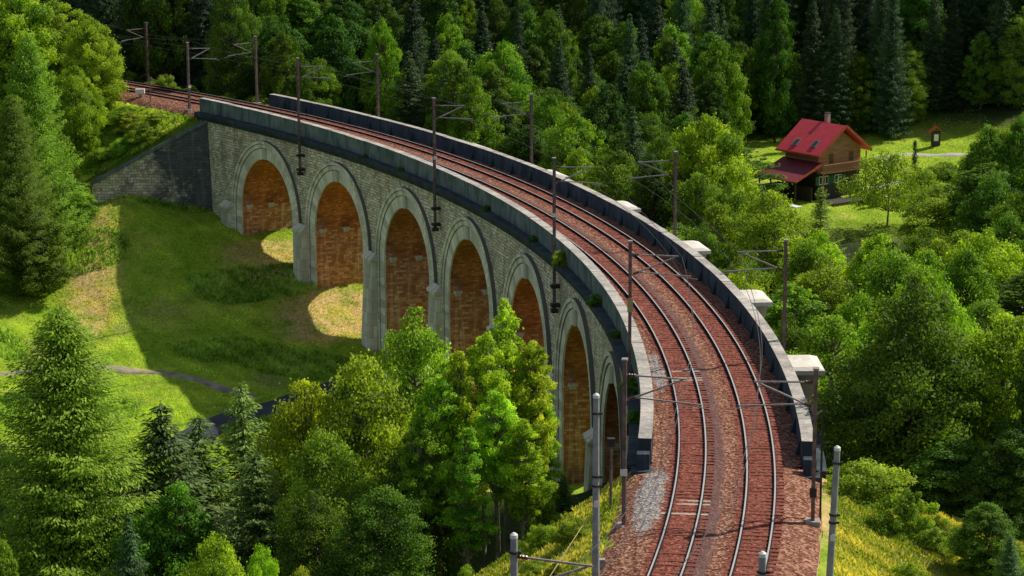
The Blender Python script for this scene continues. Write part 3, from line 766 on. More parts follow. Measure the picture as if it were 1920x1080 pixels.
mast('rusty mast beside the track just left of where the left parapet begins', 37.35, -4.75, -0.8, 7.3, plate=(2.2, 0.3, M['plate']))
mast('rusty mast on the bank just beyond the far end of the right parapet', 37.7, 5.4, -0.8, 7.4)
mast('most distant dark mast, beside the shaded track at the forest edge', 44.2, 7.0, -0.9, 7.0)
mast('grey concrete pole in the left foreground grass before the tall arch', -11.3, -4.58, -1.6, 9.35, style='concrete', arm=False)
mast('leaning grey concrete pole in the foreground right of the ballast', -11.1, 5.85, -1.6, 7.35, style='concrete', arm=False, lean=0.30)
mast('grey pole top with brackets at the bottom edge left of the tracks', -15.6, -4.4, -1.2, 7.8, style='concrete', armh=7.7)
mast('grey pole top at the bottom edge between the right rails', -15.7, 5.3, -1.2, 8.1, style='concrete', arm=False)
# second slimmer pipe on the thick right mast
mb = MB(); mb.bar(cyl(-7.2, 5.0, -0.8), cyl(-7.2, 5.0, 5.6), 0.10); mb.build('cable_pipe', M['mast_dark'], mR)
mb = MB(); mb.bar(cyl(-7.2, 5.0, 5.2), cyl(-7.5, 4.62, 5.2), 0.06); mb.bar(cyl(-7.2, 5.0, 2), cyl(-7.5, 4.62, 2), 0.06); mb.build('clamp', M['mast_dark'], mR)
# low post left of the near mast
pr = empty('signal_post', cyl(-6.6, -6.0, -2.2), 'short dark post on the grass below the near end of the left parapet', 'post')
mb = MB(); mb.tube([cyl(-6.6, -6.0, -2.2), cyl(-6.6, -6.0, 2.6)], 0.07); mb.build('post', M['mast'], pr)
mb = MB(); mb.box(cyl(-6.6, -6.0, 2.4), 0.4, 0.3, 0.45); mb.build('lamp_box', M['mast_dark'], pr)

# overhead wires
def wire(label, c, h, sag, sup, stag=0.25, rad=0.018):
    mb = MB(); pts = []
    for i in range(len(sup)-1):
        a, b = sup[i], sup[i+1]; n = 8
        for k in range(n):
            t = k/n; d = a+(b-a)*t; sg = (1 if i % 2 else -1)*stag*(1-2*t)
            pts.append(cyl(d, c+sg, h-sag*4*t*(1-t)))
    pts.append(cyl(sup[-1], c, h)); mb.tube(pts, rad, 5); o = mb.build('overhead_wire', M['wire'])
    tag(o, label, 'wire', 'overhead wires above the tracks'); return o
supL = [-24, -15.6, -7.85, 0.75, 10.66, 20.78, 30.15, 38.6, 48, 57]
supR = [-24, -15.7, -7.5, 1.45, 11.58, 21.46, 30.8, 38.4, 44.8, 57]
wire('thin contact wire hanging above the left hand track', -TD/2, 5.6, 0.05, supL)
wire('sagging messenger wire above the left hand track', -TD/2, 7.1, 0.7, supL, 0.1)
wire('thin contact wire hanging above the right hand track', TD/2, 5.6, 0.05, supR)
wire('sagging messenger wire above the right hand track', TD/2, 7.1, 0.7, supR, 0.1)
def guy(label, a, b, r=0.02, m='arm'):
    mb = MB(); mb.tube([a, b], r, 5); o = mb.build('guy_wire', M[m]); tag(o, label, 'wire', 'guy wires of the foreground poles')
M['guy'] = simple('yellow_guy_sleeve', (0.5, 0.36, 0.16), 0.6, 0, 0.2, 4, 0)
guy('yellowish guy wire from the left grey concrete pole down into the trees', cyl(-11.3, -4.9, 3.8), cyl(-17.5, -9.5, -5.5), 0.022, 'guy')
guy('yellowish guy wire from the leaning right concrete pole down to the grass', cyl(-11.1, 5.6, 3.6), cyl(-16.2, 6.4, -3.2), 0.022, 'guy')

# trackside bits at the far end
def far_bits():
    r = empty('relay_box', cyl(40.6, -3.9, -0.4), 'small white relay box beside the far shaded track', 'relay box')
    mb = MB(); mb.box(cyl(40.6, -3.9, 0.35), 1.1, 0.6, 0.55); mb.build('cabinet', M['plate'], r)
    mb = MB(); mb.box(cyl(40.6, -3.9, -0.15), 0.3, 0.3, 0.6); mb.build('post', M['arm'], r)
    r = empty('signal_post', cyl(39.7, -4.6, -0.6), 'thin short signal post beside the far track', 'post')
    mb = MB(); mb.tube([cyl(39.7, -4.6, -0.6), cyl(39.7, -4.6, 2.2)], 0.06); mb.build('post', M['mast'], r)
    mb = MB(); mb.box(cyl(39.7, -4.6, 2.2), 0.4, 0.2, 0.45); mb.build('signal_head', M['mast'], r)
    r = empty('marker_stone', cyl(-9.6, -5.3, -0.9), 'small dark concrete block at the left ballast edge', 'marker')
    mb = MB(); mb.box(cyl(-9.6, -5.3, -0.6), 0.5, 0.4, 0.5, taper=0.8); mb.build('block', M['par_top'], r)
far_bits()
# ------------------------------------------------------------------ chalet
def roof_mat(name, col):
    m, nt, b, _ = mat(name); uv = uvn(nt)
    w = nt.nodes.new('ShaderNodeTexWave'); w.bands_direction = 'X'; w.inputs['Scale'].default_value = 1.3; w.inputs['Distortion'].default_value = 0.15; nt.links.new(uv, w.inputs['Vector'])
    n1 = noise(nt, uv, 1.2, 5)
    c = ramp(nt, math_(nt, 'ADD', math_(nt, 'MULTIPLY', w.outputs[1], 0.25), math_(nt, 'MULTIPLY', n1, 0.75)), [(0.25, tuple(x*0.7 for x in col)), (0.75, tuple(min(1, x*1.2) for x in col))])
    nt.links.new(c, b.inputs['Base Color']); b.inputs['Roughness'].default_value = 0.6
    bump(nt, b, w.outputs[1], 0.5, 0.05); return m
M['roof'] = roof_mat('red_tile_roof', (0.72, 0.05, 0.07))
M['roof_low'] = roof_mat('dark_red_roof', (0.22, 0.018, 0.032))
def plank_mat(name, col, vertical=True):
    m, nt, b, _ = mat(name); uv = uvn(nt)
    n1 = noise(nt, vmap(nt, uv, (5, 0.5, 1) if vertical else (0.5, 5, 1)), 1.0, 5, 0.7)
    c = ramp(nt, n1, [(0.3, tuple(x*0.5 for x in col)), (0.7, tuple(min(1, x*1.3) for x in col))])
    nt.links.new(c, b.inputs['Base Color']); b.inputs['Roughness'].default_value = 0.75; bump(nt, b, n1, 0.5, 0.03); return m
M['timber'] = plank_mat('honey_timber', (0.46, 0.23, 0.11), False)
M['timber_dark'] = plank_mat('dark_timber', (0.055, 0.04, 0.035))
M['fascia'] = simple('orange_fascia', (0.42, 0.09, 0.03), 0.6)
M['white'] = simple('white_paint', (0.78, 0.78, 0.74), 0.6, 0, 0.06, 2)
M['glass'] = simple('window_glass', (0.03, 0.04, 0.05), 0.08, 0, 0.1, 1, 0, 0.6)
M['shutter'] = simple('green_shutter', (0.04, 0.14, 0.05), 0.6)
M['wood_end'] = simple('cut_logs', (0.45, 0.30, 0.16), 0.9, 0, 0.5, 4)
def chalet():
    E_ = Vector((0.6, -0.8, 0)); G_ = Vector((0.8, 0.6, 0)); UZ = Vector((0, 0, 1))
    corner = Vector(at(1537, 293, 288.5))       # near eave corner
    LE, LG, RISE = 7.7, 8.7, 3.3
    gz = tz(corner.x+2, corner.y+2)
    eave_h = corner.z-gz
    root = empty('chalet', (corner.x, corner.y, gz), 'timber chalet with steep red roof and lower red lean-to roof', 'house')
    def W(e, g, z): return corner + E_*e + G_*g + UZ*z
    def slab(mb, pts, th, uvs, mi=0):
        n = (Vector(pts[1])-Vector(pts[0])).cross(Vector(pts[2])-Vector(pts[1])).normalized()
        if n.z < 0: n = -n
        lo = [Vector(p)-n*th for p in pts]; mb.face(pts, uvs, mi); mb.face(list(reversed(lo)), uvs, mi)
        for i in range(4): mb.face([pts[i], lo[i], lo[(i+1) % 4], pts[(i+1) % 4]], None, mi)
    mb = MB()
    L1 = math.hypot(LG/2, RISE)
    slab(mb, [W(0, 0, 0), W(-LE, 0, 0), W(-LE, LG/2, RISE), W(0, LG/2, RISE)], 0.18, [(0, 0), (LE, 0), (LE, L1), (0, L1)])
    slab(mb, [W(0, LG, 0), W(-LE, LG, 0), W(-LE, LG/2, RISE+0.01), W(0, LG/2, RISE+0.01)], 0.18, [(0, 0), (LE, 0), (LE, L1), (0, L1)])
    roof = mb.build('roof', M['roof'], root)
    for e in (0.02,):
        mb = MB(); mb.bar(W(e, -0.05, -0.12), W(e, LG/2, RISE-0.05), 0.05, 0.34, up=(0, 0, 1)); mb.bar(W(e, LG+.05, -0.12), W(e, LG/2, RISE-0.05), 0.05, 0.34)
        mb.build('gable_board', M['fascia'], roof)
    mb = MB(); mb.bar(W(0, -0.03, -0.14), W(-LE, -0.03, -0.14), 0.12, 0.14); mb.build('gutter', M['fascia'], roof)
    # chimney
    mb = MB(); c = W(-4.2, LG/2+0.9, 0); mb.box((c.x, c.y, corner.z+RISE+0.2), 0.5, 0.5, 1.5, ax=E_); ch = mb.build('chimney', M['par_top'], root)
    mb = MB(); mb.box((c.x, c.y, corner.z+RISE+1.0), 0.64, 0.64, 0.1, ax=E_); mb.build('chimney_cap', M['cornice'], ch)
    # skylights
    sl = Vector((0, 0, 0)); up = (G_*(LG/2)+UZ*RISE).normalized(); nrm = E_.cross(up).normalized();
    if nrm.z < 0: nrm = -nrm
    for e, u in ((-5.3, 1.55), (-2.2, 1.75)):
        mb = MB(); mb.box(W(e, 0, 0)+up*u+nrm*0.06, 0.85, 1.1, 0.12, ax=E_, az=nrm); s = mb.build('skylight', M['arm'], roof)
        mb = MB(); mb.box(W(e, 0, 0)+up*u+nrm*0.13, 0.62, 0.86, 0.03, ax=E_, az=nrm); mb.build('pane', M['glass'], s)
    # walls
    ow, og = 0.9, 0.8
    mb = MB(); x0, x1, y0, y1 = -LE+ow, -ow*1.2, og, LG-og; zf = -eave_h-1.0; zm = -2.2
    def wallbox(mb, z0, z1, gable):
        A = [W(x0, y0, z0), W(x1, y0, z0), W(x1, y1, z0), W(x0, y1, z0)]; B = [W(x0, y0, z1), W(x1, y0, z1), W(x1, y1, z1), W(x0, y1, z1)]
        for i in range(4):
            j = (i+1) % 4; L = (A[j]-A[i]).length; mb.face([A[i], A[j], B[j], B[i]], [(0, z0), (L, z0), (L, z1), (0, z1)])
        if gable:
            r = RISE*(LG/2-og)/(LG/2)-0.1
            for xx, o in ((x1, 1), (x0, -1)):
                t = [W(xx, y0, z1), W(xx, y1, z1), W(xx, LG/2, z1+r-0.25)]
                if o < 0: t.reverse()
                mb.face(t, [(0, z1), (7, z1), (3.5, z1+r)])
    wallbox(mb, zm, 0.35, True); mb.build('timber_wall', M['timber'], root)
    mb = MB(); x0, x1, y0, y1 = x0+.06, x1-.06, y0+.06, y1-.06; wallbox(mb, zf, zm, False); mb.build('ground_floor_wall', M['timber_dark'], root)
    xg = x1+0.07
    def window(g, z, w, h, frame, shut=False, mull=2):
        mb = MB(); mb.box(W(xg, g, z), 0.08, w, h, ax=E_); f = mb.build('window', frame, root)
        for k in range(mull):
            mb = MB(); mb.box(W(xg+0.05, g+(k-(mull-1)/2)*w/mull*0.98, z), 0.03, w/mull*0.7, h*0.78, ax=E_); mb.build('pane', M['glass'], f)
        if shut:
            for s in (-1, 1):
                mb = MB(); mb.box(W(xg+0.02, g+s*(w*0.5+0.32), z), 0.06, 0.5, h, ax=E_); mb.build('shutter', M['shutter'], f)
    window(3.0, -0.7, 0.75, 1.25, M['fascia'], mull=1); window(6.3, -0.7, 0.75, 1.25, M['fascia'], mull=1)
    window(1.75, -3.25, 1.5, 1.05, M['white'], True, 3); window(4.2, -3.25, 1.2, 1.0, M['white'], True, 2)
    # balcony on the gable
    mb = MB(); mb.box(W(xg+0.45, LG/2, zm-0.02), 1.1, LG-1.4, 0.14, ax=E_); bl = mb.build('balcony', M['timber'], root)
    mb = MB(); mb.bar(W(xg+0.95, 0.75, zm+0.95), W(xg+0.95, LG-0.75, zm+0.95), 0.09)
    for k in range(27): g = 0.8+k*(LG-1.6)/26; mb.bar(W(xg+0.95, g, zm), W(xg+0.95, g, zm+0.92), 0.06, 0.16)
    mb.build('railing', M['timber'], bl)
    for g in (0.8, LG-0.8):
        mb = MB(); mb.bar(W(xg+0.95, g, -eave_h-0.6), W(xg+0.95, g, -0.1), 0.16); mb.build('balcony_post', M['timber'], bl)
    # lean-to
    mb = MB(); e0, e1 = -0.1, -LE*0.93; A = 3.7
    p = [W(e0, 0.9, -0.95), W(e1, 0.9, -0.95), W(e1, -A, -2.75), W(e0, -A, -2.75)]
    slab(mb, [p[3], p[2], p[1], p[0]], 0.14, [(0, 0), (8, 0), (8, 4.5), (0, 4.5)]); lt = mb.build('lean_to_roof', M['roof_low'], root)
    mb = MB(); mb.bar(p[3]+E_*0.02, p[0]+E_*0.02, 0.05, 0.26); mb.bar(p[3]+Vector((0, 0, -.08)), p[2]+Vector((0, 0, -.08)), 0.12, 0.16); mb.build('gable_board', M['fascia'], lt)
    for e in (-0.6, -2.8, -4.9, -6.9):
        mb = MB(); mb.bar(W(e, -A+0.4, -eave_h-1), W(e, -A+0.4, -2.75), 0.18); mb.build('post', M['timber_dark'], lt)
    mb = MB(); mb.box(W(-7.2, -2.0, -eave_h+0.4), 0.2, 4.0, 2.6, ax=E_); mb.build('white_wall', M['white'], root)
    mb = MB(); mb.box(W(-3.6, -0.6, -eave_h+0.6), 6.0, 0.2, 2.6, ax=E_); mb.build('shed_wall', M['timber_dark'], root)
    # terrace and foundation
    mb = MB(); mb.box(W(0.9, 3.6, -eave_h-0.2), 2.4, 6.0, 0.8, ax=E_); mb.build('terrace', M['timber_dark'], root)
    # things beside the house
    wp = empty('log_pile', W(3.4, 6.2, -eave_h), 'small stack of cut logs beside the chalet terrace', 'log pile')
    rng = random.Random(2); mb = MB()
    for i in range(7):
        for j in range(5):
            c = W(3.5+0.0, 5.6+i*0.24, -eave_h+0.2+j*0.22); mb.tube([c-E_*0.3, c+E_*(0.3+rng.uniform(-.05, .05))], 0.11, 7)
    mb.build('logs', M['wood_end'], wp)
    tb = W(1.2, -5.4, 0); zt = tz(tb.x, tb.y)
    t = empty('garden_table', (tb.x, tb.y, zt), 'white garden table in front of the lean-to', 'table')
    mb = MB(); mb.box((tb.x, tb.y, zt+0.75), 2.2, 1.1, 0.08, ax=E_); mb.build('tabletop', M['white'], t)
    for i in (-.9, .9):
        for j in (-.4, .4):
            mb = MB(); q = tb+E_*i+G_*j; mb.box((q.x, q.y, zt+0.36), 0.08, 0.08, 0.75); mb.build('leg', M['white'], t)
chalet()
def shrine():
    x, y = gpt(1754, 274); z = tz(x, y)
    r = empty('wayside_shrine', (x, y, z), 'tiny wayside shrine with a red gabled roof on the lawn', 'shrine')
    mb = MB(); mb.box((x, y, z+0.95), 1.15, 0.8, 1.9); mb.build('body', M['timber_dark'], r)
    mb = MB(); mb.box((x, y-0.42, z+1.15), 0.6, 0.04, 0.9); mb.build('niche', M['white'], r)
    mb = MB()
    for s in (-1, 1):
        p = [(x, y-0.75, z+2.75), (x, y+0.7, z+2.75), (x+s*1.05, y+0.7, z+1.75), (x+s*1.05, y-0.75, z+1.75)]
        if s > 0: p.reverse()
        mb.face(p, [(0, 0), (1, 0), (1, 1), (0, 1)]); mb.face([(a, b, c-0.1) for a, b, c in reversed(p)])
        mb.face([(x, y-0.75, z+2.75), (x+s*1.05, y-0.75, z+1.75), (x+s*1.05, y-0.75, z+1.6), (x, y-0.75, z+2.6)][::(1 if s < 0 else -1)])
    mb.build('roof', M['fascia'], r)
    for k, (px, py) in enumerate(((1618, 384), (1660, 373))):
        xx, yy = gpt(px, py); zz = tz(xx, yy)
        mb = MB()
        if k == 0:
            mb.box((xx, yy, zz+0.3), 1.3, 0.8, 0.6, taper=0.8); o = mb.build('wheelbarrow_load', M['timber_dark']); tag(o, 'dark heap of brushwood on the lawn below the chalet', 'brushwood')
            o.name = 'brushwood_heap'
        else:
            mb.box((xx, yy, zz+0.1), 0.9, 0.5, 0.25, taper=0.8); o = mb.build('stone_slab', M['white']); tag(o, 'small pale stone slab lying on the chalet lawn', 'stone')
shrine()

# ------------------------------------------------------------------ trees
def rand_dir(n):
    v = RNG.normal(size=(n, 3)); return v/np.linalg.norm(v, axis=1, keepdims=True)
def leaf_mesh(name, C, A, Nn, L, W, tone, m):
    """rhombic leaves: centre, long axis, normal"""
    A = A/np.linalg.norm(A, axis=1, keepdims=True)
    S = np.cross(Nn, A); S = S/(np.linalg.norm(S, axis=1, keepdims=True)+1e-9)
    n2 = np.cross(A, S)
    L = L[:, None]; W = W[:, None]
    v = np.stack([C-A*L/2, C+S*W/2+n2*W*0.18-A*L*0.05, C+A*L/2, C-S*W/2+n2*W*0.18-A*L*0.05], 1).reshape(-1, 3)
    q = np.arange(len(v)).reshape(-1, 4)
    return np_mesh(name, v, q, [m], tone=np.repeat(tone, 4))
def limbs_mesh(name, segs, m):
    mb = MB()
    for pts, rad in segs: mb.tube(pts, rad, 6, cap=False)
    me = bpy.data.meshes.new(name); me.from_pydata(mb.v, [], mb.f)
    me.materials.append(m); me.polygons.foreach_set('use_smooth', [True]*len(mb.f)); me.update(); return me

def proto_broad(name, H, Rr, nclump, nleaf, L, lm, base=0.18, top_pow=0.8, airy=1.0, droop=0.0, cr=(0.9, 1.5), bark='bark', multi=1, lump=0.25, shell=0.55, gap=0.70):
    """tree of leaf clumps on limbs"""
    ph = RNG.uniform(0, 6.28, 6)
    Cc = []; rr = []
    tries = 0
    while len(Cc) < nclump and tries < 20000:
        tries += 1
        t = RNG.uniform(0, 1); a = RNG.uniform(0, 2*math.pi)
        prof = math.sin(math.pi*min(1, (t*0.93+0.07))**top_pow)**0.62 if t < 1 else 0
        prof = max(prof, 0.05)
        outl = 1+lump*math.sin(2*a+ph[0]+3*t)+lump*0.7*math.sin(3*a+ph[1]-5*t)+lump*0.5*math.sin(7*t+ph[2]+a)
        rad = Rr*prof*outl*math.sqrt(RNG.uniform(shell**2, 1))
        z = H*(base+(1-base)*t)
        c = np.array([rad*math.cos(a), rad*math.sin(a), z-0.5])
        r = RNG.uniform(*cr)*(0.65+0.35*prof)
        if all(np.linalg.norm(c-q) > gap*(r+s) for q, s in zip(Cc, rr)) or RNG.random() < 0.03:
            Cc.append(c); rr.append(r)
    Cc = np.array(Cc); rr = np.array(rr); w = rr**2/np.sum(rr**2)
    k = RNG.choice(len(Cc), nleaf, p=w)
    d = rand_dir(nleaf); rad = RNG.uniform(0.15, 1, nleaf)**0.45*airy
    P = Cc[k]+d*(rad*rr[k])[:, None]*np.array([1.08, 1.08, 0.72])
    # wisps beyond the clump for a ragged outline
    P += rand_dir(nleaf)*(RNG.exponential(0.20, nleaf)*rr[k])[:, None]
    if droop: P[:, 2] -= droop*rad*rr[k]*RNG.uniform(0.3, 1.2, nleaf)
    outw = P-np.array([0, 0, H*0.5]); outw /= np.linalg.norm(outw, axis=1, keepdims=True)+1e-6
    Nn = d*0.75+outw*0.35+np.array([0, 0, 0.45])+rand_dir(nleaf)*0.65
    A = np.cross(Nn, rand_dir(nleaf)); A[:, 2] -= 0.35+droop
    tone = np.clip(0.5+RNG.normal(0, 0.20, len(Cc))[k]+RNG.normal(0, 0.24, nleaf), 0, 1)
    sz = RNG.uniform(0.65, 1.35, nleaf)*L
    crown = leaf_mesh(name+'_crown', P, A, Nn, sz, sz*0.62, tone, LM[lm])
    segs = []
    for m_ in range(multi):
        bx, by = (0, 0) if multi == 1 else (RNG.uniform(-Rr*.35, Rr*.35), RNG.uniform(-Rr*.35, Rr*.35))
        hh = H*RNG.uniform(0.8, 0.95); r0 = (0.018*H if multi == 1 else 0.011*H)
        trunk = [(bx*(0.6+0.4*j/6)+RNG.uniform(-.12, .12), by*(0.6+0.4*j/6)+RNG.uniform(-.12, .12), -0.8+(hh+0.8)*j/6) for j in range(7)]
        segs.append((trunk, [r0*(1-j/6.6) for j in range(7)]))
        for c, r in zip(Cc, rr):
            if RNG.random() < 0.8/multi:
                z0 = max(H*base*0.6, c[2]-0.35*math.hypot(c[0], c[1])-1.2)
                j = min(5, max(0, (z0+0.8)/(hh+0.8)*6)); i0 = int(j); t = j-i0
                s = Vector(trunk[i0]).lerp(Vector(trunk[i0+1]), t)
                mid = s.lerp(Vector(c), 0.5)+Vector((0, 0, -0.25))
                segs.append(([s, mid, Vector(c)], [r0*0.32, r0*0.2, r0*0.07]))
    return crown, limbs_mesh(name+'_trunk', segs, M[bark])

def proto_conifer(name, H, Rr, lm, whorl=0.42, nb=8, L=0.34, dens=1.0, droop=0.35, up_tip=0.2, base=0.06, ragged=0.2, sp=0.16, pw=0.85, wide=0.5, hang=0.5):
    P, A, Nn, T = [], [], [], []; segs = [([(0, 0, -0.8), (0, 0, H*0.5), (0, 0, H*0.99)], [0.014*H, 0.009*H, 0.01])]
    z = H*base
    while z < H*0.985:
        fr = (z/H-base)/(1-base)
        r = Rr*(1-fr)**pw*(0.75+0.25*min(1, fr*6+0.4))
        n = max(4, int(nb*(0.7+0.3*(1-fr))*1.0)); a0 = RNG.uniform(0, 6.28)
        for k in range(n):
            a = a0+2*math.pi*k/n+RNG.uniform(-.25, .25); Lb = max(0.18, r*RNG.uniform(1-ragged*1.6, 1+ragged*0.7))
            zz = z+RNG.uniform(-.2, .2)
            m_ = max(2, int(Lb/sp)); t = (np.arange(m_)+RNG.uniform(0, 1))/m_
            dirv = np.array([math.cos(a), math.sin(a)])
            zc = zz - droop*Lb*(t**1.2) + up_tip*Lb*t**3 + 0.10*Lb*t
            cen = np.c_[dirv[0]*t*Lb, dirv[1]*t*Lb, zc]
            btone = RNG.normal(0, 0.14)
            if Lb > 1.0: segs.append(([(0, 0, zz), tuple(cen[len(cen)//2]), tuple(cen[-1])], [0.03+0.004*H*(1-fr)*0.5, 0.02, 0.008]))
            reps = max(1, int(round(4*dens)))
            for _ in range(reps):
                side = RNG.uniform(-1, 1, m_); wd = wide*(0.25+0.9*np.sin(np.pi*np.clip(t*0.85+0.1, 0, 1)))*min(1.0, Lb/1.6+0.25)
                q = cen.copy(); q[:, 0] += -dirv[1]*side*wd; q[:, 1] += dirv[0]*side*wd; q[:, 2] -= np.abs(side)*wd*0.35+RNG.uniform(0, hang, m_)*wd*0.8
                q += RNG.normal(0, 0.04, q.shape)
                ax = np.c_[dirv[0]*0.8-dirv[1]*side*1.1, dirv[1]*0.8+dirv[0]*side*1.1, -0.25-RNG.uniform(0, hang, m_)*1.2]
                P.append(q); A.append(ax); Nn.append(np.array([0, 0, 1.0])+RNG.normal(0, 0.5, (m_, 3))+np.r_[dirv, 0]*0.3)
                T.append(np.clip(0.35+0.35*t+btone+RNG.normal(0, 0.16, m_), 0, 1))
        z += whorl*RNG.uniform(0.7, 1.3)*(1 if fr < 0.7 else 0.75)
    P = np.concatenate(P); A = np.concatenate(A); Nn = np.concatenate(Nn); T = np.concatenate(T)
    sz = RNG.uniform(0.65, 1.35, len(P))*L
    return leaf_mesh(name+'_crown', P, A, Nn, sz, sz*0.36, T, LM[lm]), limbs_mesh(name+'_trunk', segs, M['bark'])

PR = {}
def addp(kind, H, R, meshes): PR.setdefault(kind, []).append((H, R, meshes))
for i in range(5): addp('broad', 15, 4.2, proto_broad('broad%d' % i, 15, 4.2, 190, 42000, 0.25, 'broad', base=0.12, top_pow=[.7, .9, 1.05, .75, .8][i], lump=[.14, .22, .10, .26, .18][i], cr=(0.35, 1.25), shell=0.35))
for i in range(3): addp('maple', 14, 5.0, proto_broad('maple%d' % i, 14, 5.0, 220, 48000, 0.25, 'ash', base=0.13, top_pow=[.8, .95, .7][i], lump=[.12, .2, .16][i], cr=(0.4, 1.3), shell=0.4))
for i in range(4): addp('ash', 19, 2.0, proto_broad('ash%d' % i, 19, 2.0, 150, 20000, 0.21, 'ash', base=[0.40, 0.50, 0.36, 0.45][i], top_pow=[1.0, 1.2, .9, 1.1][i], lump=0.34, cr=(0.16, 0.62), bark='bark_pale', multi=1, airy=1.25, shell=0.1))
for i in range(4): addp('birch', 16, 3.0, proto_broad('birch%d' % i, 16, 3.0, 190, 48000, 0.18, 'birch', base=0.10, top_pow=[.9, .75, .95, .8][i], lump=[.2, .14, .26, .3][i], cr=(0.3, 1.0), droop=0.9, bark='bark_pale', airy=1.15, shell=0.25))
for i in range(2): addp('birchgreen', 16, 3.0, proto_broad('birchgreen%d' % i, 16, 3.0, 190, 50000, 0.18, 'larch', base=0.06, top_pow=[1.05, .9][i], lump=0.18, cr=(0.3, 1.0), droop=0.8, bark='bark_pale', airy=1.15, shell=0.25))
for i in range(2): addp('larch', 24, 4.0, proto_conifer('larch%d' % i, 24, 4.6, 'larch', whorl=0.36, nb=13, L=0.17, dens=2.2, droop=0.14, up_tip=0.28, sp=0.11, wide=0.75, hang=1.2, ragged=0.26, pw=0.62))
for i in range(3): addp('spruce', 22, 3.1, proto_conifer('spruce%d' % i, 22, 3.6, 'spruce', whorl=0.50, nb=9, L=0.28, dens=1.5, droop=[.45, .55, .4][i], up_tip=0.25, sp=0.15, wide=0.55, hang=1.0, ragged=0.26, pw=0.72))
for i in range(2): addp('fir', 14, 2.5, proto_conifer('fir%d' % i, 14, 3.0, 'fir', whorl=0.55, nb=9, L=0.20, dens=2.0, droop=0.12, up_tip=0.32, sp=0.11, wide=0.5, hang=0.5, ragged=0.34, pw=0.7))
for i in range(3): addp('shrub', 3.2, 1.9, proto_broad('shrub%d' % i, 3.2, 1.9, 60, 12000, 0.15, 'shrub', base=0.08, top_pow=0.7, lump=0.3, cr=(0.25, 0.6), multi=2, shell=0.1, airy=1.15))
addp('orchard', 7, 3.0, proto_broad('orchard', 7, 3.0, 60, 6500, 0.22, 'birch', base=0.34, top_pow=0.8, lump=0.3, cr=(0.35, 0.8), airy=1.3, bark='bark_pale'))
addp('cypress', 3, 0.45, proto_conifer('cypress', 3, 0.5, 'spruce', whorl=0.12, nb=8, L=0.18, dens=1.0, droop=-0.6, up_tip=0.2, sp=0.1, wide=0.12, hang=0.2, pw=0.5))

NAMES = {'broad': ('broadleaf_tree', 'tree'), 'maple': ('maple_tree', 'tree'), 'ash': ('ash_tree', 'tree'), 'birch': ('birch_tree', 'tree'), 'birchgreen': ('birch_tree', 'tree'),
         'larch': ('larch_tree', 'tree'), 'spruce': ('spruce_tree', 'tree'), 'fir': ('fir_tree', 'tree'), 'shrub': ('shrub', 'shrub'), 'orchard': ('fruit_tree', 'tree'), 'cypress': ('cypress_tree', 'tree')}
ALL = []     # (root, kind, x, y, h)
def plant(kind, x, y, h, w, label=None, group=None, tint=(1, 1, 1), v=None, zoff=0.0, lean=0.0):
    H, R, (cm, tm) = PR[kind][(v if v is not None else RNG.integers(100)) % len(PR[kind])]
    z = tz(x, y)-0.1+zoff
    nm, cat = NAMES[kind]
    r = empty(nm, (x, y, z), label, cat, group, rz=float(RNG.uniform(0, 6.28)))
    r.rotation_euler[0] = lean
    sx = w/(2*R); r.scale = (sx, sx*float(RNG.uniform(.93, 1.07)), h/H)
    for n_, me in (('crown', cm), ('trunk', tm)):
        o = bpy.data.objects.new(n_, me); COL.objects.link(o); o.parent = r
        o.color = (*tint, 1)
    ALL.append([r, kind, x, y, z, h, w, label])
    return r
def T(kind, px, py, Y, wpx, label, tint=(1, 1, 1), group=None, v=None, minh=None, maxh=None):
    """tree whose top is seen at (px, py) when it stands Y metres away"""
    p = at(px, py, Y); h = p[2]-tz(p[0], p[1])
    if minh: h = max(h, minh)
    if maxh: h = min(h, maxh)
    return plant(kind, p[0], p[1], h, wpx/F_PX*Y*1.03, label, group, tint, v)

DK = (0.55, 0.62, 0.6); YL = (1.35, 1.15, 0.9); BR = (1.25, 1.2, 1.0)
# foreground row, left to right
T('larch', 112, 562, 150, 470, 'huge feathery olive green larch filling the lower left corner', (1.15, 1.15, 0.95), v=0)
T('spruce', 300, 742, 152, 360, 'dark pointed spruce standing between the big larch and the pale firs', (1.5, 1.4, 1.1), v=0)
T('fir', 450, 706, 158, 250, 'slender pale green fir with its top in front of the asphalt road', (1.1, 1.15, 1.0), v=0)
T('fir', 370, 770, 156, 300, 'bushy grey green fir just right of the dark spruce', (0.8, 0.95, 0.95), v=1)
T('birch', 572, 686, 152, 190, 'birch with yellow tipped crown beside the road bend', (1.3, 1.15, 0.75), v=0)
T('birchgreen', 680, 646, 150, 270, 'broad olive green birch left of the bright ash trees', (1.35, 1.3, 1.0), v=0)
T('birchgreen', 775, 552, 168, 190, 'rounded birch crown in front of the third arch from the left', (1.45, 1.35, 1.1), v=1)
G_ASH = 'slender ash trees in front of the middle arches'
T('ash', 948, 545, 147, 93, 'tallest bright green ash with thin trunk in front of the middle arches', (1.25, 1.22, 0.95), G_ASH, v=0)
T('ash', 905, 610, 144, 89, 'tall bright ash just left of the tallest one', (1.15, 1.16, 0.90), G_ASH, v=1)
T('ash', 862, 640, 143, 89, 'bright ash second left of the tallest ash, before the fourth arch', (1.19, 1.18, 0.90), G_ASH, v=2)
T('ash', 1000, 628, 146, 85, 'slim bright ash crown just right of the tallest one', (1.23, 1.20, 0.90), G_ASH, v=3)
T('ash', 1022, 720, 148, 62, 'low slim ash at the right end of the ash group', (1.12, 1.16, 0.85), G_ASH, v=2)
T('ash', 822, 690, 142, 89, 'shorter green ash at the left end of the ash group', (1.00, 1.07, 0.85), G_ASH, v=3)
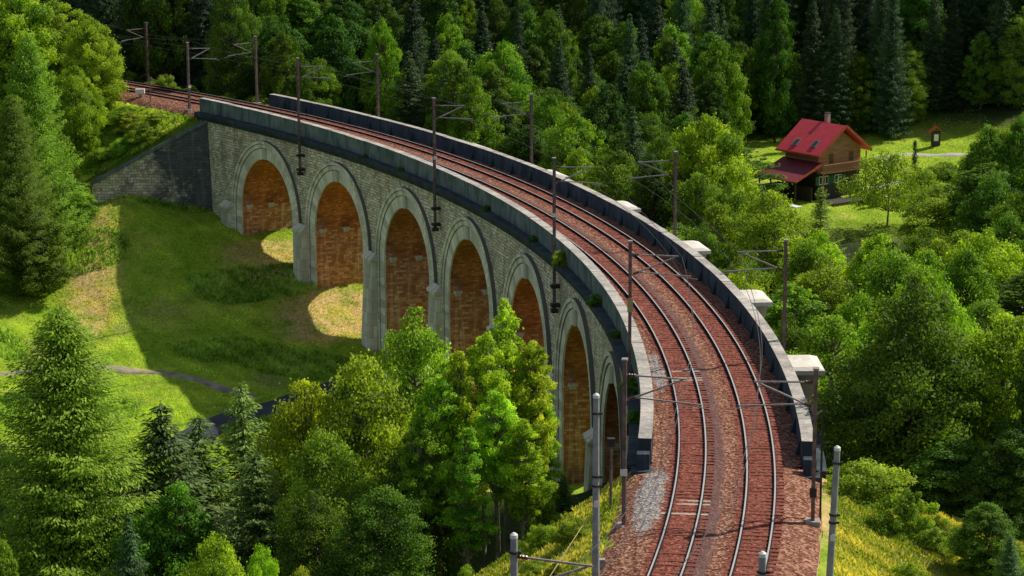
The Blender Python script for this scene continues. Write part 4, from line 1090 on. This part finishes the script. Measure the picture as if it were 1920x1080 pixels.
T('ash', 930, 720, 140, 85, 'lower ash crown standing in front of the tallest ash', (1.06, 1.10, 0.85), G_ASH, v=1)
T('ash', 980, 775, 139, 81, 'small ash in front of the slim right hand ash', (1.06, 1.10, 0.80), G_ASH, v=0)
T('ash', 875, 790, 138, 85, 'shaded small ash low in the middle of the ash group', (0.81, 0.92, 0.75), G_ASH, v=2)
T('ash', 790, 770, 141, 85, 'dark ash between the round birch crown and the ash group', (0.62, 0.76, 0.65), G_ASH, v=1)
T('birchgreen', 610, 790, 140, 200, 'shaded green birch below the yellow tipped birch', (0.95, 1.0, 0.85), v=0)
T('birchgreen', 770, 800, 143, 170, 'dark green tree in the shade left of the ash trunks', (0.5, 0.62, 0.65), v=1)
T('spruce', 1055, 885, 150, 90, 'small bushy spruce at the foot of the tall near arch', (1.8, 1.7, 1.1), v=1)
T('maple', 400, 985, 126, 170, 'bright green maple crown at the bottom edge below the dark spruce', (1.0, 1.05, 1.0), v=0)
T('maple', 485, 1012, 128, 90, 'small bright maple top at the bottom edge right of the larger one', (0.95, 1.05, 1.0), v=1)
T('birch', 565, 1048, 124, 90, 'pale yellow green tree top at the bottom edge below the birches', (1.2, 1.1, 1.0), v=1)
T('broad', -5, 990, 128, 120, 'green tree cut by the left edge at the bottom corner', (1.3, 1.3, 1.1), v=0)
T('broad', -30, 800, 165, 170, 'shaded tree behind the big larch at the left edge', (0.8, 0.9, 0.9), v=1)
T('fir', 480, 840, 146, 290, 'grey green fir filling the gap beneath the slender pale fir', (0.75, 0.9, 0.8), v=1)
T('spruce', 240, 960, 138, 150, 'dark spruce top low between the larch and the dark pointed spruce', (1.2, 1.2, 1.0), v=2)
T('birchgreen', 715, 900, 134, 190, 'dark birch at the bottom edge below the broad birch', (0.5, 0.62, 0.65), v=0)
T('shrub', 1010, 900, 140, 90, 'bright green bush under the right end of the ash group', (0.9, 1.0, 0.85), v=1, minh=3)
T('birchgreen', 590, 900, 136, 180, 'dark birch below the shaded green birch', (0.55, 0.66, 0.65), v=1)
T('broad', 330, 900, 145, 190, 'dark green tree behind the bright maple crown', (0.8, 0.95, 0.8), v=1)
# upper left
T('larch', 50, 55, 270, 190, 'tall bright green larch on the slope left of the wing wall', (1.0, 1.1, 0.8), v=1)
T('larch', 20, 170, 262, 170, 'darker larch at the left edge in front of the tall bright one', (0.7, 0.85, 0.8), v=0)
T('maple', 20, -30, 300, 190, 'large green maple in the top left corner', (0.85, 0.9, .8), v=0)
T('maple', 105, -5, 303, 150, 'green maple between the corner maple and the round one by the track', (0.8, 0.85, .8), v=1)
T('maple', 172, 28, 296, 110, 'round green maple crown nearest to the far track', (0.9, 0.92, .8), v=0)
T('maple', 140, 118, 286, 100, 'lower maple crown between the tall larch and the embankment bushes', (0.72, 0.78, .7), v=1)
T('broad', 120, 330, 272, 110, 'leafy tree touching the left end of the wing wall', (1.2, 1.15, .9), v=2)
T('broad', 60, 390, 262, 140, 'low dark tree at the foot of the tall larch on the meadow edge', (0.85, 0.9, .8), v=3)
T('broad', -10, 360, 266, 140, 'dark low tree at the left edge above the meadow', (0.7, 0.8, .8), v=1)
# around the chalet
T('maple', 1322, 203, 256, 185, 'large round bright green maple left of the chalet', (0.88, 1.0, 0.8), v=0)
T('spruce', 1186, 195, 268, 110, 'dark spruce behind the right parapet left of the round maple', (1.1, 1.1, 1.0), v=1)
T('orchard', 1668, 270, 277, 115, 'thin fruit tree on the lawn right of the chalet', (0.95, 0.95, 0.9))
T('fir', 1540, 345, 258, 90, 'pale young fir in front of the chalet', (1.15, 1.15, 0.8), v=0)
T('birch', 1775, 338, 262, 190, 'wide olive shrubby willow below the chalet lawn', (0.95, 0.95, 0.8), v=0)
T('broad', 1855, 232, 252, 115, 'dark green tree right of the chalet lawn', (0.75, 0.85, 0.7), v=1)
T('broad', 1915, 215, 250, 100, 'dark green tree at the right edge beside the lawn', (0.85, 0.9, 0.7), v=2)
T('shrub', 1772, 296, 298, 80, 'rounded green shrub beside the gravel lane', (0.7, 0.85, 0.8), v=0)
T('shrub', 1812, 292, 298, 60, 'smaller green shrub right of the rounded one by the lane', (0.8, 0.95, 0.8), v=1)
T('cypress', 1716, 263, 306, 14, 'small dark columnar cypress beside the gravel lane', (1, 1, 1))
T('shrub', 1640, 345, 286, 22, 'single low dark bush on the lawn in front of the path', (0.6, 0.75, 0.7), v=2)
T('shrub', 1725, 305, 288, 70, 'green bush behind the thin fruit tree', (0.8, 0.9, 0.7), v=1)
# right foreground
T('birch', 1760, 628, 170, 165, 'large yellowish birch in the wood right of the viaduct', (1.05, 1.0, 0.75), v=1)
T('maple', 1725, 535, 196, 130, 'green maple behind the large yellowish birch', (0.62, 0.72, .65), v=1)
T('birch', 1545, 470, 205, 210, 'feathery olive willow right of the buttress caps', (0.85, 0.95, 0.7), v=2)
T('birch', 1450, 345, 235, 170, 'yellow green birch below the round bright maple', (0.95, 1.0, 0.75), v=0)
T('maple', 1650, 430, 222, 170, 'bright green maple between the willow and the chalet lawn', (1.0, 1.05, .85), v=0)
T('maple', 1850, 420, 216, 190, 'bright maple at the right edge below the dark trees', (0.9, 0.95, .8), v=1)
T('shrub', 1620, 850, 127, 150, 'bright yellow green bush at the grass edge below the near buttress', (1.1, 1.1, 0.9), v=0, minh=2.5)
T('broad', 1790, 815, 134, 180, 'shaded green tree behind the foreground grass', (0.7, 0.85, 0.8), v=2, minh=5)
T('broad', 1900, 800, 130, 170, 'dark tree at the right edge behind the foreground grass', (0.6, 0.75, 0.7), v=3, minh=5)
T('spruce', 1560, 700, 160, 110, 'dark spruce close behind the nearest buttress', (1.4, 1.4, 1.0), v=2)
T('maple', 1690, 715, 156, 150, 'bright maple between the near buttress and the yellowish birch', (0.95, 1.0, 0.8), v=2)
T('ash', 1660, 650, 165, 90, 'slender ash behind the near buttress', (0.75, 0.85, 0.75), v=1)
T('ash', 1845, 640, 170, 110, 'slender bright ash right of the yellowish birch', (1.0, 1.05, 0.9), v=3)
T('maple', 1880, 720, 150, 140, 'bright maple low at the right edge', (0.8, 0.9, 0.75), v=0)
T('shrub', 1700, 900, 122, 110, 'leafy bush at the back of the foreground grass', (0.9, 1.0, 0.8), v=2, minh=2)
T('spruce', 1895, 1000, 112, 90, 'small dark spruce in the bottom right corner', (1.3, 1.3, 1.0), v=1, minh=3)
T('broad', 1850, 940, 118, 130, 'dark leafy bush tree beside the bottom right corner', (0.8, 0.9, 0.7), v=0, minh=4)

# ---- scattered woodland
def okspot(x, y, w):
    dx, dy = x-CX, y-CY; off = math.hypot(dx, dy)-RC; th = math.degrees(math.atan2(dy, dx))
    if -60 < th < 75 and abs(off) < 7.2+w*0.45: return False
    if 22 < th < 37.5 and 0 < off < 24: return False      # clearing that lets the sun through the far arches
    for r in ALL:
        if math.hypot(x-r[2], y-r[3]) < 0.36*(w+r[6]): return False
    return True
def scatter(n, reg, kinds, hr, wr, group, seed, tints, px=None, maxtries=6000, top=None):
    rng = np.random.default_rng(seed); k = 0; out = []
    for _ in range(maxtries):
        if k >= n: break
        x0, x1, y0, y1 = reg
        x, y = rng.uniform(x0, x1), rng.uniform(y0, y1)
        kd = kinds[rng.integers(len(kinds))]; w = rng.uniform(*wr); h = rng.uniform(*hr)
        if kd in ('spruce', 'larch'): w *= 0.82; h *= 1.12
        z = tz(x, y); qx, qy = proj((x, y, z+h)); bx, by = proj((x, y, z))
        if qx < -110 or qx > 2030 or by < -10 or qy > 1200: continue
        if px and not px(qx, qy, by, x, y): continue
        if not okspot(x, y, w): continue
        ti = tints[rng.integers(len(tints))]; j = rng.uniform(0.85, 1.15)
        plant(kd, x, y, h, w, None, group, tuple(c*j for c in ti), int(rng.integers(10))); k += 1
    print(group, k)
# right-hand wood between viaduct and chalet
def right_px(qx, qy, by, x, y):
    if qx > 1440 and by < 400 and y > 262: return False       # keep the chalet and its lawn open
    if 1380 < qx < 1850 and qy < 405 and y < 300: return False
    if 1480 < qx < 1700 and qy < 430: return False
    if qx < 1640 and y < 150: return False
    if y < 128: return False
    return True
scatter(88, (10, 62, 128, 268), ['maple', 'birch', 'birchgreen', 'broad', 'maple', 'birch', 'ash', 'birchgreen'], (12, 18), (6, 9.5), 'trees of the wood right of the viaduct', 11,
        [(0.62, 0.76, 0.66), (0.78, 0.92, 0.72), (0.95, 1.02, 0.75), (0.42, 0.58, 0.54)], right_px)
# light wood behind the far part of the viaduct
def mid_px(qx, qy, by, x, y):
    if math.hypot(x-CX, y-CY) < RC: return False
    if qx > 1345 and y > 225: return False
    return True
scatter(84, (-35, 26, 238, 335), ['broad', 'maple', 'broad', 'birchgreen', 'broad', 'spruce'], (13, 19), (5.5, 9.5), 'broadleaf trees behind the viaduct', 12,
        [(0.50, 0.62, 0.58), (0.74, 0.84, 0.66), (0.36, 0.50, 0.50)], mid_px)
# far dark hillside
rngf = np.random.default_rng(21)
def front_row():
    for i, px in enumerate(range(1345, 1990, 44)):
        p = at(px+rngf.uniform(-12, 12), 240, 336+rngf.uniform(-2, 4)+(4 if px > 1650 else 0))
        kd = ['spruce', 'broad', 'spruce', 'birchgreen', 'spruce'][i % 5]; c = rngf.uniform(.5, .95)
        plant(kd, p[0], p[1], rngf.uniform(17, 24) if kd == 'spruce' else rngf.uniform(11, 15), rngf.uniform(5, 7), None, 'forest trees on the far hillside', (c, c*1.05, c), int(rngf.integers(9)))
front_row()
def hill_px(qx, qy, by, x, y):
    if math.hypot(x-CX, y-CY) < RC and math.degrees(math.atan2(y-CY, x-CX)) < 46: return False
    if qx > 1680 and y < 338: return False
    if qx > 1360 and y < 331: return False
    return by > -260
scatter(150, (-72, 88, 318, 405), ['spruce', 'spruce', 'spruce', 'spruce', 'broad', 'birchgreen', 'broad'], (19, 28), (6, 8.5), 'forest trees on the far hillside', 13,
        [(0.62, 0.75, 0.8), (0.95, 1.05, 0.95), (0.45, 0.6, 0.65)], hill_px)
# bushes on the bank above the wing wall
rng = np.random.default_rng(5)
n = 0
for _ in range(900):
    if n >= 44: break
    x, y = rng.uniform(-58, -34), rng.uniform(282.5, 300)
    dx, dy = x-CX, y-CY; off = math.hypot(dx, dy)-RC
    if off > -6.4 or off < -19: continue
    if any(math.hypot(x-r[2], y-r[3]) < 1.0 for r in ALL if r[1] == 'shrub'): continue
    h = rng.uniform(1.3, 2.6)*(0.75 if off > -9 else 1.0)
    plant('shrub', x, y, h, rng.uniform(2.2, 3.6), None, 'bushes on the bank above the wing wall', tuple(c*rng.uniform(.8, 1.15) for c in (1.0, 1.0, 0.9)), int(rng.integers(9))); n += 1
n = 0
for _ in range(900):     # bushes along the far right side of the track
    if n >= 16: break
    d = rng.uniform(36.9, 46); o = rng.uniform(6.5, 11); x, y, z = cyl(d, o)
    if any(math.hypot(x-r[2], y-r[3]) < 1.6 for r in ALL): continue
    plant('shrub', x, y, rng.uniform(1.5, 3.2), rng.uniform(2.5, 4), None, 'bushes beyond the far track', (0.75, 0.85, 0.8), int(rng.integers(9))); n += 1
n = 0
for _ in range(900):     # bushes on the near banks
    if n >= 75: break
    d = rng.uniform(-13, -5.5); o = rng.choice([rng.uniform(-16, -7.5), rng.uniform(9, 20)]); x, y, z = cyl(d, o)
    if any(math.hypot(x-r[2], y-r[3]) < 1.0 for r in ALL): continue
    plant('shrub', x, y, rng.uniform(0.5, 2.1), rng.uniform(0.9, 2.6), None, 'low bushes on the grassy near banks', (0.95, 0.95, 0.7), int(rng.integers(9))); n += 1
# small plants rooted on the cornice ledge
for k, (d, s) in enumerate(((10.3, 1.0), (6.2, 0.75), (26.0, 0.35), (17.0, 0.5), (3.4, 0.5), (-0.6, 0.8), (-2.5, 0.6), (23.5, .4), (13.0, .5))):
    x, y, z = cyl(d, -5.2, -0.5); H, R, (cm, tm) = PR['shrub'][k % 3]
    lab = {0: 'bright green bush sprouting from the cornice beside the third wall mast', 1: 'dark green tuft on the cornice ledge right of that mast', 5: 'leafy tuft on the cornice beside the nearest arch', 6: 'small tuft on the ledge near the end of the left parapet'}.get(k, 'tiny green tuft growing on the shaded cornice ledge')
    r = empty('wall_plant', (x, y, z), lab, 'plant', 'plants growing on the cornice')
    r.scale = (s*0.42,)*3; r.rotation_euler[2] = k
    o = bpy.data.objects.new('foliage', cm); COL.objects.link(o); o.parent = r; o.color = (1.0, 1.0, 0.9, 1) if k == 0 else (0.45, 0.65, 0.6, 1)

# ---- labels for the scattered trees: kind, place and order
ORD = ['first', 'second', 'third', 'fourth', 'fifth', 'sixth', 'seventh', 'eighth', 'ninth', 'tenth', 'eleventh', 'twelfth', 'thirteenth', 'fourteenth', 'fifteenth', 'sixteenth', 'seventeenth', 'eighteenth', 'nineteenth', 'twentieth']+['%d%s' % (n_, {1: 'st', 2: 'nd', 3: 'rd'}.get(n_ % 10, 'th')) for n_ in range(21, 100)]
LOOK = {'ash': 'slender ash', 'broad': 'dense broadleaf tree', 'maple': 'bright maple', 'birch': 'yellowish birch', 'birchgreen': 'olive birch', 'spruce': 'dark spruce', 'shrub': 'green bush', 'larch': 'larch'}
def place_name(px, py, grp):
    if 'hillside' in grp:
        w = 'above the far track' if px < 420 else 'above the viaduct end' if px < 760 else 'at the top centre' if px < 1150 else 'left of the chalet' if px < 1430 else 'behind the chalet' if px < 1680 else 'behind the lawn at right'
        v = 'top edge' if py < -25 else 'upper slope' if py < 70 else 'lower slope'
        return 'on the %s %s' % (v, w)
    if 'behind the viaduct' in grp:
        w = 'above the two leftmost arches' if px < 640 else 'above the third mast' if px < 860 else 'above the middle arches' if px < 1060 else 'above the near curve'
        return 'behind the viaduct %s, %s' % (w, 'upper row' if py < 110 else 'lower row')
    if 'right of the viaduct' in grp:
        w = 'beside the buttress caps' if px < 1500 else 'below the chalet' if px < 1720 else 'near the right edge'
        v = 'high' if py < 430 else 'mid height' if py < 620 else 'low'
        return 'in the right wood %s, %s' % (w, v)
    if 'wing wall' in grp: return 'on the bank above the wing wall, %s' % ('close to the rails' if py < 235 else 'low on the slope')
    if 'far track' in grp: return 'beyond the shaded far track'
    return 'on the grassy bank %s of the near tracks' % ('left' if px < 1300 else 'right')
buckets = {}
for r in ALL:
    if r[7]: continue
    px, py = proj((r[2], r[3], r[4]+r[5])); buckets.setdefault((LOOK[r[1]], place_name(px, py, r[0]['group'])), []).append((px, r))
for (lk, pn), lst in buckets.items():
    lst.sort(key=lambda t: t[0])
    for i, (px, r) in enumerate(lst):
        r[0]['label'] = (lk+' '+pn) if len(lst) == 1 else '%s %s, %s from left' % (lk, pn, ORD[i])

# ------------------------------------------------------------------ grass tufts (stuff)
def grass_field(name, n, sampler, hgt, label, tint=(1, 1, 1), seed=1, blades=3):
    rng = np.random.default_rng(seed)
    X, Y = sampler(rng, n); Zt = terrain(X, Y)
    X = np.repeat(X, blades)+rng.normal(0, .08, n*blades); Y = np.repeat(Y, blades)+rng.normal(0, .08, n*blades); Zt = np.repeat(Zt, blades)
    m = n*blades; h = rng.uniform(0.5, 1.3, m)*hgt
    A = np.c_[rng.normal(0, .45, m), rng.normal(0, .45, m), np.ones(m)]
    C = np.c_[X, Y, Zt+h*0.4]; Nn = np.c_[rng.normal(0, 1, m), rng.normal(0, 1, m), np.full(m, 0.5)]
    lf = 0.22*np.sin(X*.55+1.7*np.sin(Y*.37))+0.2*np.sin(Y*.9+1.3*np.sin(X*.8))+0.15*np.sin(X*2.3+Y*1.7)
    tone = np.clip(rng.normal(0.42, 0.2, m)+lf, 0, 1); h = h*(1+0.6*np.clip(lf, -.6, .6))
    me = leaf_mesh(name, C, A, Nn, h, h*0.35, tone, LM['grass'])
    o = bpy.data.objects.new(name, me); COL.objects.link(o); o.color = (*tint, 1); tag(o, label, 'grass', kind='stuff')
def s_rect(x0, x1, y0, y1, f):
    def g(rng, n):
        X, Y = [], []
        while len(X) < n:
            a = rng.uniform(x0, x1, n); b = rng.uniform(y0, y1, n); k = f(a, b); X.extend(a[k]); Y.extend(b[k])
        return np.array(X[:n]), np.array(Y[:n])
    return g
def offth(a, b):
    return np.hypot(a-CX, b-CY)-RC, np.degrees(np.arctan2(b-CY, a-CX))
def f_near(a, b):
    o, t = offth(a, b); return (np.abs(o) > 5.7) & (t < -4.6)
def clear_road(a, b):
    ok = np.ones(len(a), bool)
    for pts, w_ in ROADS:
        for (x0, y0), (x1, y1) in zip(pts[:-1], pts[1:]):
            d = np.array([x1-x0, y1-y0]); L2 = d@d+1e-9
            t = np.clip(((a-x0)*d[0]+(b-y0)*d[1])/L2, 0, 1); ok &= np.hypot(a-x0-t*d[0], b-y0-t*d[1]) > w_/2+0.15
    return ok
P1, P2 = gpt(520, 490), gpt(620, 585)  # centres of the sun patches painted straw under the arches
grass_field('grass', 60000, s_rect(-8, 34, 92, 142, f_near), 0.27, 'tall yellow green grass on the banks beside the near tracks', (1.05, 0.84, 0.85), 3, 3)
grass_field('grass', 110000, s_rect(-62, 0, 205, 281, lambda a, b: (offth(a, b)[0] < 4) & clear_road(a, b) & (np.hypot(a-P1[0], b-P1[1]) > 7.5) & (np.hypot(a-P2[0], b-P2[1]) > 8) & (np.hypot((a+46)/3, (b-262)/20) > 1)), 0.17, 'short meadow grass below the arches', (1.05, 1.12, 0.75), 4, 2)
grass_field('grass', 9000, s_rect(-62, 0, 205, 281, lambda a, b: (offth(a, b)[0] < 4) & clear_road(a, b) & (np.sin(a*.21+2*np.sin(b*.13))+np.sin(b*.33+a*.1) > 0.7)), 0.55, 'coarse weedy grass clumps on the shaded meadow', (0.7, 0.85, 0.7), 14, 3)
grass_field('grass', 22000, s_rect(22, 66, 272, 345, clear_road), 0.18, 'mown grass around the chalet', (0.85, 0.95, 0.65), 5, 2)
grass_field('grass', 9000, s_rect(-52, -8, 230, 284, lambda a, b: (offth(a, b)[0] < 9) & clear_road(a, b) & ((np.hypot(a-P1[0], b-P1[1]) < 8) | (np.hypot(a-P2[0], b-P2[1]) < 8.5) | (np.hypot((a+46)/4, (b-262)/22) < 1))), 0.24, 'dried straw coloured grass on the slope, and straw tint for sun patches under the arches', (1.15, 0.92, 1.1), 8, 2)
grass_field('grass', 14000, s_rect(-60, -32, 282, 305, lambda a, b: (offth(a, b)[0] < -5.8) & (offth(a, b)[0] > -22)), 0.4, 'rough grass on the bank above the wing wall', (1.0, 0.95, 0.7), 6, 3)

# ------------------------------------------------------------------ light, sky, camera
w = bpy.data.worlds.new('World'); sc.world = w; w.use_nodes = True
nt = w.node_tree; bg = nt.nodes['Background']
sky = nt.nodes.new('ShaderNodeTexSky'); sky.sky_type = 'NISHITA'; sky.sun_disc = False
sky.sun_elevation = SUN_EL; sky.sun_rotation = math.pi/2-SUN_AZ; sky.air_density = 1.0; sky.dust_density = 0.6; sky.altitude = 800
hs = nt.nodes.new('ShaderNodeHueSaturation'); hs.inputs['Saturation'].default_value = 0.62; nt.links.new(sky.outputs[0], hs.inputs['Color'])
nt.links.new(hs.outputs[0], bg.inputs[0]); bg.inputs[1].default_value = 0.112
sd = bpy.data.lights.new('sun', 'SUN'); sd.energy = 5.0; sd.angle = R_(0.55); sd.color = (1.0, 0.93, 0.80)
so = bpy.data.objects.new('sun', sd); COL.objects.link(so)
sv = Vector((math.cos(SUN_AZ)*math.cos(SUN_EL), math.sin(SUN_AZ)*math.cos(SUN_EL), math.sin(SUN_EL)))
so.rotation_euler = sv.to_track_quat('Z', 'Y').to_euler(); so.location = sv*300
cd = bpy.data.cameras.new('camera'); cd.sensor_width = 36; cd.lens = F_PX/1920*36; cd.clip_start = 1; cd.clip_end = 8000
co = bpy.data.objects.new('camera', cd); COL.objects.link(co)
mt = Matrix(((AXR[0], -AXD[0], -AXF[0]), (AXR[1], -AXD[1], -AXF[1]), (AXR[2], -AXD[2], -AXF[2]))).to_4x4()
mt.translation = (0, 0, Z0); co.matrix_world = mt; sc.camera = co
sc.view_settings.view_transform = 'Standard'; sc.view_settings.look = 'None'; sc.view_settings.exposure = 0; sc.view_settings.gamma = 1
sc.cycles.max_bounces = 6; sc.cycles.diffuse_bounces = 3; sc.cycles.transmission_bounces = 3; sc.cycles.transparent_max_bounces = 4
